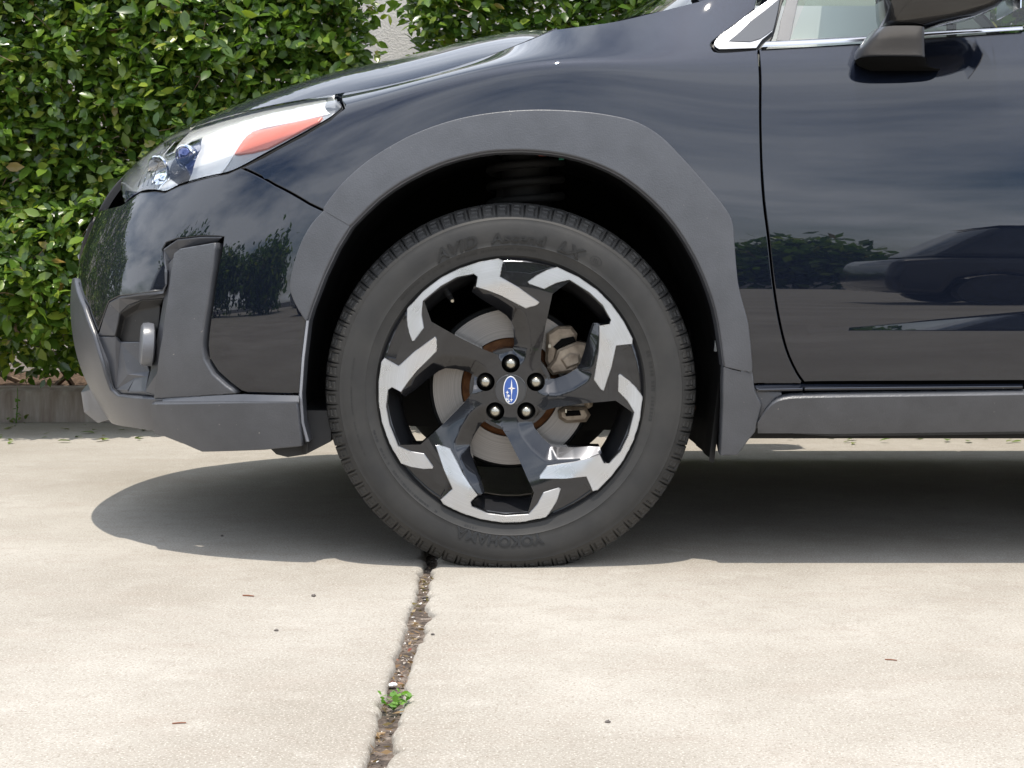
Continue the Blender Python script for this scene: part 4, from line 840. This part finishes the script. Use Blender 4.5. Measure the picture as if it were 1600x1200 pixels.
mb.obj('brake_caliper', ['caliper', 'gap_black', 'nut_steel'], brake, 35)
mb = MB(); mb.tube([(0, .14, 0), (0, .30, .0), (0, .5, -.02)], [.06, .035, .03], 20); mb.tube([(.02, .2, -.02), (.04, .34, -.10), (.06, .62, -.06)], [.03, .03, .025], 10); mb.tube([(0, .2, .02), (0, .25, .20), (0, .28, .40)], [.05, .032, .03], 14)
mb.obj('knuckle', 'liner_black', brake, 50)
mb = MB(); pts = [(.03 + .072 * math.cos(t), .27 + .072 * math.sin(t), .34 + .017 * t / (2 * math.pi) * 2.0) for t in np.linspace(0, 2 * math.pi * 4.5, 150)]; mb.tube(pts, .0085, 8)
mb.lathe([(0, .33), (.085, .33), (.09, .34), (.05, .345), (.045, .52)], (.03, .27, 0), 30, 'Z'); mb.m = 1; t = R(265) + 4 * math.pi; mb.box((.055, .188, .449), (.069, .20, .457)); mb.m = 2; mb.box((.074, .19, .480), (.086, .20, .486)); mb.box((.095, .20, .442), (.105, .21, .448))
mb.obj('coil_spring', ['liner_black', 'paint_red', 'paint_green'], brake, 50)
mb = MB(); mb.prism([(.335, -.09), (.365, -.08), (.375, -.05), (.345, -.03)], .25, .5); mb.obj('suspension_arm', 'rust_dark', brake)

# ---- copies: far side of the body, the other three wheels
def tree(o, parent):
    c = o.copy(); COL.objects.link(c); c.parent = parent
    for ch in list(o.children): tree(ch, c)
    return c
for o in MIRROR:
    c = tree(o, car); c.location = (0, 2 * YC, 0); c.scale = (1, -1, 1)
for i in (1, 2, 3):
    c = tree(wheel, car); c.location = (2.665 if i > 1 else 0, 0 if i == 2 else 2 * YC, WZ)
    if i != 2: c.scale = (1, -1, 1)
c = tree(brake, car); c.location = (0, 2 * YC, WZ); c.scale = (1, -1, 1)

# ================================================================== setting
KY = 2.89                                           # kerb face
ground = pyd('ground', [(-400, -400, -.09), (400, -400, -.09), (400, 400, -.09), (-400, 400, -.09)], [(0, 1, 2, 3)], 'asphalt'); tag(ground, kind='structure')
lot = empty('driveway'); tag(lot, kind='structure')
JX0, JX1 = -.166, -.141
def noise1(n, amp, step, sd):
    r_ = np.random.default_rng(sd); return np.interp(np.arange(n), np.arange(0, n + step, step), r_.normal(0, amp, n // step + 2)[:len(np.arange(0, n + step, step))])
ys = np.concatenate([np.arange(-2.4, 1.6, .006), [1.8, 2.2, KY - .004]]); nE = len(ys)
def slab(side):
    e = (JX0 if side < 0 else JX1); ed = e - side * (-.0) + noise1(nE, .0022, 14, 3 + side) + noise1(nE, .0014, 3, 9 + side); chip = np.maximum(noise1(nE, .010, 7, 21 + side) - .008, 0); ed = ed + side * chip
    near = (ys > -.35) & (ys < .12); ed = ed + side * near * noise1(nE, .004, 4, 33 + side) ** 1
    v = []; f = []
    for y, x in zip(ys, ed):
        v += [(side * 30, y, 0), (x + side * .26, y, 0), (x + side * .012, y, -.0003), (x + side * .004, y, -.0022), (x, y, -.008), (x - side * .001, y, -.07)]
    for i in range(nE - 1):
        for k in range(5):
            q = (i * 6 + k, i * 6 + k + 1, (i + 1) * 6 + k + 1, (i + 1) * 6 + k); f.append(q if side < 0 else q[::-1])
    b = len(v); x0 = ed[0]; v += [(side * 30, -30, 0), (x0 + side * .26, -30, 0), (x0, -30, 0), (x0, -2.4, 0)]
    q = (b, b + 2, b + 3, 2, 1, 0); f.append(q if side < 0 else q[::-1])
    o = pyd('concrete_slab', v, f, 'concrete', lot, 50); return o
slab(-1); slab(1)
mb = MB(); mb.box((-.2, -30, -.075), (-.1, KY, -.014)); mb.obj('joint_filler', 'joint_dust', lot)
# kerb with rounded top edge, planting bed, wall
kp = [(KY, -.09), (KY + .006, .0), (KY + .012, .095), (KY + .018, .112), (KY + .034, .121), (KY + .17, .123), (KY + .18, .0)]
mb = MB()
for x0, x1 in ((-9, -3.05), (-3.04, .62), (.63, 6)):
    n = len(kp); v = [(x, y, z) for x in (x0, x1) for y, z in kp]; mb.add(v, [(i, i + n, i + n + 1, i + 1) for i in range(n - 1)] + [tuple(range(n)), tuple(range(2 * n - 1, n - 1, -1))])
kerb = mb.obj('kerb', 'kerb_concrete', None, 40); tag(kerb, kind='structure')
bx, by = np.meshgrid(np.linspace(-9, 6, 120), np.linspace(KY + .175, KY + 1.35, 14)); bz = .10 + .03 * np.sin(bx * 3 + by * 5) * .3 + rng.normal(0, .008, bx.shape); nx = 120
bed = pyd('planting_bed', np.stack([bx.ravel(), by.ravel(), bz.ravel()], 1), [(r_ * nx + c, r_ * nx + c + 1, (r_ + 1) * nx + c + 1, (r_ + 1) * nx + c) for r_ in range(13) for c in range(nx - 1)], 'soil', None, 60); tag(bed, kind='structure')
mb = MB(); mb.box((-9, KY + 1.3, -.05), (6, KY + 1.5, 2.9)); mb.m = 0; mb.box((-9, KY + 1.27, 2.9), (6, KY + 1.53, 2.98)); wall_o = mb.obj('boundary_wall', 'stucco'); tag(wall_o, 'pale stucco wall standing behind the hedge', 'wall')

# ---- hedge shrubs
def leaf_mesh(L=.046, W_=.022, fold=.25, curl=.15):
    v = [(0, 0, 0), (.28 * L, -.42 * W_, fold * .35 * W_), (.28 * L, 0, -.0), (.28 * L, .42 * W_, fold * .35 * W_), (.62 * L, -.46 * W_, fold * .4 * W_ - curl * .2 * L), (.62 * L, 0, -curl * .22 * L), (.62 * L, .46 * W_, fold * .4 * W_ - curl * .2 * L), (L, 0, -curl * .6 * L)]
    return np.array(v), [(0, 1, 2), (0, 2, 3), (1, 4, 5, 2), (2, 5, 6, 3), (4, 7, 5), (5, 7, 6)]
LV, LF = leaf_mesh(.045, .0235)
leaf_me = bpy.data.meshes.new('leaf'); leaf_me.from_pydata([tuple(q) for q in LV], [], LF); leaf_me.materials.append(MATS['leaf']); leaf_me.polygons.foreach_set('use_smooth', [True] * len(LF))
def frames(n, r_, front):
    """random leaf frames: tip direction and normal, leaning to the light"""
    nrm = r_.normal(0, .55, (n, 3)) + np.array(front); nrm /= np.linalg.norm(nrm, axis=1, keepdims=True)
    d = r_.normal(0, 1, (n, 3)) + np.array([0, -.35, .25]); d -= nrm * (d * nrm).sum(1, keepdims=True); d /= np.linalg.norm(d, axis=1, keepdims=True)
    return d, np.cross(nrm, d), nrm
def shrub(x0, x1, yf, z0, z1, n, label, seed, parts=300, size=1.0, group=None):
    r_ = np.random.default_rng(seed); root = empty('hedge_shrub', ((x0 + x1) / 2, KY + .55, .10)); tag(root, label, 'hedge', group)
    off = np.array(root.location)
    # leaf sprays: clusters along short shoots near the clipped faces
    nc = n // 7; cx = r_.uniform(x0, x1, nc); cz = z0 + (z1 - z0) * r_.uniform(0, 1, nc) ** .95; dep = np.where(r_.random(nc) < .72, r_.exponential(.075, nc), r_.uniform(.05, .75, nc))
    bulge = .05 * np.sin(cx * 4.1 + seed) * np.sin(cz * 5.3) + .035 * np.sin(cx * 9.7 + 2 * cz) + .03 * np.sin(cz * 11 - cx * 3)
    under = np.clip((z0 + .28 - cz) / .28, 0, 1); cy = yf + bulge + dep + .45 * under ** 1.5 + .05 * r_.normal(0, .5, nc)
    ex = np.minimum(cx - x0, x1 - cx); cy += .16 * np.clip(1 - ex / .16, 0, 1) ** 2
    keep = np.sin(cx * 7 + seed) * np.sin(cz * 8.3 + cx * 2) + .35 * np.sin(cx * 17 + cz * 13) > -1.12; keep &= ~((cz < z0 + .16) & (r_.random(nc) < .55))
    cx, cy, cz, dep = cx[keep], cy[keep], cz[keep], dep[keep]; nc = len(cx)
    ntop = nc // 10; tx = r_.uniform(x0, x1, ntop); ty = r_.uniform(yf, yf + .8, ntop); cx = np.concatenate([cx, tx]); cy = np.concatenate([cy, ty]); cz = np.concatenate([cz, z1 + r_.normal(0, .03, ntop)]); dep = np.concatenate([dep, np.full(ntop, .3)]); nc += ntop
    m_ = 7; sd = r_.normal(0, 1, (nc, 3)) + np.array([0, -.7, .5]); sd /= np.linalg.norm(sd, axis=1, keepdims=True)
    P = np.repeat(np.stack([cx, cy, cz], 1), m_, 0) + np.repeat(sd, m_, 0) * np.tile(np.linspace(0, .085, m_), nc)[:, None] + r_.normal(0, .008, (nc * m_, 3)); D = np.repeat(dep, m_)
    nl = len(P); d, b, nr = frames(nl, r_, (0, -.75, .75)); d = d * .6 + np.repeat(sd, m_, 0) * .7; d -= nr * (d * nr).sum(1, keepdims=True); d /= np.maximum(np.linalg.norm(d, axis=1, keepdims=True), 1e-6); b = np.cross(nr, d); sc = size * np.clip(r_.lognormal(-.12, .28, nl), .35, 1.5)
    P = P - off
    if parts:
        # which leaves show largest: nearest the clipped face and inside the picture
        W3 = P + off; c = W3 - CAM; zz = c @ FWD; px = 800 + F * c[:, 0] / zz; py = 600 - F * (c @ UPV) / zz
        vis = (px > 0) & (px < 1600) & (py > 0) & (py < 640); score = np.where(vis, sc * 1.0 - W3[:, 1] * 2.2 + .3 * nr[:, 1] * -1, -99); ids = np.argsort(-score)[:parts]
    else: ids = np.array([], int)
    m = np.ones(nl, bool); m[ids] = False
    Q = (P[m][:, None, :] + sc[m][:, None, None] * (LV[None, :, 0:1] * d[m][:, None, :] + LV[None, :, 1:2] * b[m][:, None, :] + LV[None, :, 2:3] * nr[m][:, None, :])).reshape(-1, 3)
    k = int(m.sum()); fl = np.array([tuple(q) + (-1,) * (4 - len(q)) for q in LF])
    loops = []; starts = []; tot = []; lens = [len(q) for q in LF]; flat = np.concatenate([np.array(q) for q in LF])
    me = bpy.data.meshes.new('foliage'); me.vertices.add(len(Q)); me.vertices.foreach_set('co', Q.ravel().astype(np.float32))
    li = (flat[None, :] + (np.arange(k) * len(LV))[:, None]).ravel(); me.loops.add(len(li)); me.loops.foreach_set('vertex_index', li.astype(np.int32))
    ls = np.tile(np.array(lens), k); st_ = np.concatenate([[0], np.cumsum(ls)[:-1]]); me.polygons.add(len(ls)); me.polygons.foreach_set('loop_start', st_.astype(np.int32)); me.polygons.foreach_set('use_smooth', np.ones(len(ls), bool)); me.update(); me.validate()
    fo_ = link('foliage', me, 'leaf', root); tag(fo_, kind='stuff')
    for i in ids:
        o = bpy.data.objects.new('leaf', leaf_me); COL.objects.link(o); o.parent = root
        o.matrix_local = Matrix(((*[d[i][0] * sc[i], b[i][0] * sc[i], nr[i][0] * sc[i]], P[i][0]), (*[d[i][1] * sc[i], b[i][1] * sc[i], nr[i][1] * sc[i]], P[i][1]), (*[d[i][2] * sc[i], b[i][2] * sc[i], nr[i][2] * sc[i]], P[i][2]), (0, 0, 0, 1)))
    mb = MB(); 
    for k in range(int((x1 - x0) * 9)):          # stems fanning out from the bed
        x = r_.uniform(x0 + .1, x1 - .1); p0 = np.array([x, KY + r_.uniform(.3, .8), .09]); p1 = np.array([x + r_.normal(0, .22), yf + r_.uniform(.12, .4), z0 + r_.uniform(.1, .4)]); p2 = p1 + np.array([r_.normal(0, .15), -.08, r_.uniform(.2, .6)])
        mb.tube([p0 - off, (p0 + p1) / 2 + np.array([0, .06, .02]) - off, p1 - off, p2 - off], [.011, .008, .005, .003], 5)
    mb.obj('stem', 'bark', root, 60)
    mb = MB()
    for k in range(int(n * .014)):               # short bare twigs
        i = r_.integers(nl); q = P[i]; e = q + r_.normal(0, .045, 3); mb.tube([q, (q + e) / 2 + r_.normal(0, .008, 3), e], [.0016, .0013, .0008], 3, False)
    tg = mb.obj('twigs', 'twig', root); tag(tg, kind='stuff')
    return root
shrub(-2.75, -.515, 2.33, .20, 1.95, 98000, 'clipped evergreen hedge shrub filling the left of the picture beyond the nose', 11)
shrub(-.325, 2.4, 2.36, .24, 1.9, 70000, 'clipped evergreen hedge shrub rising beyond the bonnet, right of the gap', 12)
shrub(-5.4, -2.76, 2.3, .2, 1.9, 14000, 'hedge shrub left of the frame, next to the one beyond the nose', 13, 0, 1.5)
shrub(-8.2, -5.41, 2.3, .2, 1.9, 10000, 'hedge shrub farthest left along the kerb', 14, 0, 1.7)

# ---- litter, weeds
fl_me = leaf_me.copy(); fl_me.materials.clear(); fl_me.materials.append(MATS['fallen_green'])
r_ = np.random.default_rng(5)
spots = [(x, y) for x, y in zip(r_.uniform(0, 330, 34), r_.uniform(662, 694, 34))] + [(x, y) for x, y in zip(r_.uniform(1165, 1600, 24), r_.uniform(680, 694, 24))]
for k, (x, y) in enumerate(spots):
    q = on_z(x, y); 
    if q[1] > KY - .02: q[1] = KY - .03
    o = bpy.data.objects.new('fallen_leaf', fl_me); COL.objects.link(o); s_ = r_.uniform(.5, 1.1); o.scale = (s_, s_, s_); o.location = (q[0], q[1], .0035 * s_ + .003); o.rotation_euler = (r_.normal(0, .12), r_.normal(0, .12), r_.uniform(0, 6.3))
    lft = x < 400
    tag(o, 'small fallen leaf lying on the concrete near the kerb, left of the bumper' if lft else 'small fallen leaf lying on the concrete seen below the sill', 'leaf', 'fallen leaves near the kerb, left' if lft else 'fallen leaves beyond the sill')
twm = MB(); twm.tube([(-.014, 0, .0025), (0, .0015, .003), (.014, 0, .0025)], [.0022, .0026, .002], 6)
tw = twm.obj('twig', 'dry_twig', None, 60); q = on_z(388, 932); tw.location = q; tw.rotation_euler = (0, 0, -.3); tw.scale = (.75, .55, .55); tag(tw, 'short reddish brown twig on the concrete left of the joint', 'twig')
for x, y, lab, rz in ((1392, 1032, 'thin reddish twig lying on the bright concrete at the right', -.35), (280, 1131, 'tiny brown twig on the concrete near the bottom left', .2)):
    c = tw.copy(); COL.objects.link(c); c.location = on_z(x, y); c.rotation_euler = (0, 0, rz); c['label'] = lab; c.scale = (.6, .4, .4)
def pebble(r0, seed):
    r_ = np.random.default_rng(seed); bm = bmesh.new(); bmesh.ops.create_icosphere(bm, subdivisions=2, radius=r0)
    for v in bm.verts: v.co *= 1 + r_.normal(0, .2); v.co.z *= .6
    me = bpy.data.meshes.new('pebble'); bm.to_mesh(me); bm.free(); return me
for i, (x, y, s_, lab) in enumerate(((490, 932, .0042, 'small grey pebble on the left slab beside the twig'), (676, 992, .003, 'small brown pebble just right of the joint'), (432, 986, .0032, 'flat grey pebble low on the left slab'), (950, 1129, .0034, 'dark pebble on the right slab near the bottom edge'), (347, 838, .003, 'dark speck of stone inside the shadow of the nose'))):
    me = pebble(s_, i); o = link('pebble', me, 'pebble_dark', None, 60); q = on_z(x, y); o.location = (q[0], q[1], s_ * .35); tag(o, lab, 'pebble')
# joint debris: grit, leaf scraps, twigs - uncountable
mb = MB(); r_ = np.random.default_rng(8)
for k in range(300):
    y = r_.uniform(-1.45, .35); x = r_.uniform(JX0 + .001, JX1 - .001); s_ = abs(r_.normal(.0013, .0012)) + .0006; z = -.014 + r_.uniform(0, .005)
    o3 = r_.normal(0, 1, (4, 3)); o3 /= np.linalg.norm(o3, axis=1, keepdims=True); mb.add(np.array([x, y, z]) + o3 * s_ * np.array([1, 1.5, .7]), [(0, 1, 2), (0, 2, 3), (0, 3, 1), (1, 3, 2)])
dj = mb.obj('joint_grit', 'pebble'); tag(dj, 'mixed grit and crumbs lying in the slab joint', 'grit', kind='stuff')
mb = MB()
for k in range(120):
    y = r_.uniform(-1.42, -.02); x = r_.uniform(JX0, JX1); z = -.010 + r_.uniform(-.004, .007); a = r_.uniform(0, 6.3); L = r_.uniform(.006, .02); wd = r_.uniform(.002, .006); t = np.array([math.cos(a), math.sin(a), r_.normal(0, .3)]); t /= np.linalg.norm(t); u = np.cross(t, r_.normal(0, 1, 3)); u /= np.linalg.norm(u); c = np.array([x, y, z])
    mb.add([c - t * L / 2, c + u * wd / 2, c + t * L / 2, c - u * wd / 2], [(0, 1, 2, 3)])
dl = mb.obj('joint_litter', 'dry_leaf'); tag(dl, 'dry leaf scraps lodged in the slab joint', 'litter', kind='stuff')
for i, (px, py, s_, lab) in enumerate(((614, 1070, .0062, 'white stone lodged in the slab joint above the green weed'), (683, 905, .006, 'pale stone chip at the joint edge close to the tyre'), (630, 1112, .0052, 'white stone chip right below the green weed'), (664, 934, .0055, 'dark round stone in the joint near the tyre'))):
    me = pebble(s_, 40 + i); q = on_z(px, py, -.011 + .4 * s_); o = link('stone', me, 'stone_white' if i != 3 else 'pebble_dark', None, 60); o.location = q; tag(o, lab, 'stone')
# weed in the joint
q = on_z(615, 1098, 0.0); sp = empty('weed', (q[0], q[1], -.01)); tag(sp, 'tiny bright green weed sprouting from the slab joint', 'weed')
spm = leaf_me.copy(); spm.materials.clear(); spm.materials.append(MATS['sprout'])
for k in range(46):
    o = bpy.data.objects.new('leaf', spm); COL.objects.link(o); o.parent = sp; a = r_.uniform(0, 6.3); rr = r_.uniform(0, .022); s_ = r_.uniform(.12, .26); o.location = (rr * math.cos(a) * 1.0 + .004, rr * math.sin(a), .010 + r_.uniform(0, .012)); o.rotation_euler = (r_.normal(0, .4), r_.normal(-.3, .4), r_.uniform(0, 6.3)); o.scale = (s_, s_ * 1.5, s_)
mb = MB()
for k in range(7): a = r_.uniform(0, 6.3); mb.tube([(0, 0, 0), (.008 * math.cos(a), .008 * math.sin(a), .008), (.018 * math.cos(a), .018 * math.sin(a), .014)], .0007, 4)
mb.obj('stem', 'sprout', sp)
# weed against the kerb
q = on_z(45, 655); q[1] = KY - .03; kw = empty('kerb_weed', (q[0], q[1], 0)); tag(kw, 'thin green weed standing against the kerb face at far left', 'weed')
mb = MB(); mb.tube([(0, 0, 0), (.006, .0, .06), (.008, 0, .13)], [.0025, .002, .001], 5); mb.obj('stem', 'sprout', kw)
for k in range(20):
    o = bpy.data.objects.new('leaf', fl_me if k > 8 else spm); COL.objects.link(o); o.parent = kw; z = (.03 + .008 * k) if k <= 8 else r_.uniform(.004, .03); o.location = (r_.normal(.005, .004 if k <= 8 else .02), r_.normal(-.008, .006), z); s_ = r_.uniform(.3, .55); o.scale = (s_, s_, s_); o.rotation_euler = (r_.normal(0, .7), r_.normal(0, .7), r_.uniform(0, 6.3))

# ================================================================== what the paint mirrors: the lot behind the camera
def rnd(o, wd):
    md = o.modifiers.new('bevel', 'BEVEL'); md.width = wd; md.segments = 4; md.limit_method = 'ANGLE'; md.angle_limit = R(20); o.data.polygons.foreach_set('use_smooth', [True] * len(o.data.polygons)); return o
def lot_car(name, label, paint, x, y, rz, tall=1.5, L=4.5):
    root = empty(name, (x, y, -.002)); root.rotation_euler = (0, 0, rz); tag(root, label, 'car', 'cars parked across the lot')
    h = tall; body = [(-L / 2, .35), (-L / 2 + .02, .62), (-L / 2 + .12, .80), (-L / 2 + 1.0, .95), (L / 2 - .5, 1.0), (L / 2 - .08, .95), (L / 2, .6), (L / 2 - .05, .32), (L / 2 - .45, .25), (L / 2 - .55, .60), (L / 2 - .85, .70), (L / 2 - 1.15, .60), (L / 2 - 1.25, .25), (-L / 2 + 1.25, .25), (-L / 2 + 1.15, .60), (-L / 2 + .85, .70), (-L / 2 + .55, .60), (-L / 2 + .45, .28)]
    mb = MB(); mb.prism(body, -.88, .88); rnd(mb.obj('body', paint, root, 30), .11)
    gh = [(-L / 2 + .95, .94), (-L / 2 + 1.75, h - .08), (-L / 2 + 2.1, h), (L / 2 - .9, h), (L / 2 - .35, .99)]
    def fr_(y0, y1, sc): return [(px * 1.0, y0, pz) for px, pz in gh]
    v = []
    for sgn in (-1, 1): v += [(px, sgn * (.84 if pz < 1.1 else .66), pz) for px, pz in gh]
    n = len(gh); mb = MB(); mb.add(v, [tuple(range(n)), tuple(range(2 * n - 1, n - 1, -1))] + [(i, i + n, (i + 1) % n + n, (i + 1) % n) for i in range(n)]); rnd(mb.obj('window_band', 'dark_glass', root), .10)
    mb = MB(); mb.add([(px, sy, pz + .012) for px, pz in gh[1:4] for sy in (-.67, .67)], [(0, 1, 3, 2), (2, 3, 5, 4)]); mb.obj('roof', paint, root)
    for sx_ in (-L / 2 + .85, L / 2 - .85):
        for sy in (-.90, .72):
            mb = MB(); mb.lathe([(0, 0), (.2, -.0), (.22, .01), (.33, .0), (.335, .1), (.33, .19), (0, .19)], (sx_, sy, .335), 28); mb.obj('wheel', 'rubber', root, 40)
    return root
lot_car('parked_car', 'black estate car parked across the lot, right of the utility pole', 'car_black', 5.0, -9.6, math.pi, 1.6, 4.6)
lot_car('parked_car', 'silver saloon car parked across the lot, left of the utility pole', 'car_silver', -3.4, -10.0, math.pi, 1.45)
lot_car('parked_car', 'dark hatchback parked across the lot at the far right', 'car_black', 11.0, -9.5, 0, 1.55, 4.2)
lot_car('parked_truck', 'white off-road car parked beyond the nose, left of the frame', 'car_white', -9.5, -2.0, R(80), 1.75, 4.3)
mb = MB(); mb.tube([(1.4, -26, -.1), (1.4, -26, 3), (1.42, -26, 7)], [.16, .14, .11], 10); pole = mb.obj('utility_pole', 'pole_wood', None, 60); tag(pole, 'wooden utility pole with a crossarm across the lot', 'pole')
mb = MB(); mb.box((.2, -26.22, 6.2), (2.6, -26.12, 6.34)); mb.obj('crossarm', 'pole_wood', pole)
def far_tree(x, y, h, wd, label, seed):
    r_ = np.random.default_rng(seed); root = empty('lot_tree', (x, y, -.09)); tag(root, label, 'tree', 'trees round the lot')
    mb = MB(); mb.tube([(0, 0, 0), (.05, 0, h * .3), (0, .1, h * .6)], [.16, .12, .07], 8)
    for k in range(7): a = r_.uniform(0, 6.3); mb.tube([(0, 0, h * .3), (wd * .3 * math.cos(a), wd * .3 * math.sin(a), h * .55), (wd * .4 * math.cos(a), wd * .4 * math.sin(a), h * .75)], [.07, .04, .02], 5)
    mb.obj('trunk', 'bark', root, 60)
    n = 5200; cc = r_.normal(0, 1, (26, 3)); cc /= np.linalg.norm(cc, axis=1, keepdims=True); cc *= r_.uniform(.4, 1, (26, 1)) * np.array([wd * .42, wd * .42, h * .32]); cc[:, 2] += h * .55
    c = cc[r_.integers(26, size=n)] + r_.normal(0, wd * .085, (n, 3)); d, b, nr = frames(n, r_, (0, 0, .6)); s_ = .26
    Q = np.concatenate([c + d * s_, c + b * s_ * .5, c - d * s_, c - b * s_ * .5], 1).reshape(-1, 3); pyd('crown', Q, [(4 * i, 4 * i + 1, 4 * i + 2, 4 * i + 3) for i in range(n)], 'leaf', root)
far_tree(-13, -15, 3.6, 7, 'round tree at the left of the lot behind the white car', 1); far_tree(-16.5, -5, 6.5, 7, 'tall tree at the far left beyond the white car', 2); far_tree(-5.5, -30, 3.6, 4.5, 'low tree behind the black estate car', 3); far_tree(7, -36, 3.2, 5.2, 'wide low tree behind the silver car', 4); far_tree(13.5, -34, 3.6, 5, 'tree behind the dark hatchback', 6)
far_tree(-19, -12, 4.2, 8, 'broad tree at the left rim of the lot between two others', 8); far_tree(-9.5, -24, 3.4, 7, 'low broad tree beyond the silver car', 9); far_tree(-3.5, -38, 3.4, 8, 'wide tree far behind the utility pole', 10); far_tree(2.5, -40, 3.0, 8, 'low wide tree far behind the black estate car', 15)
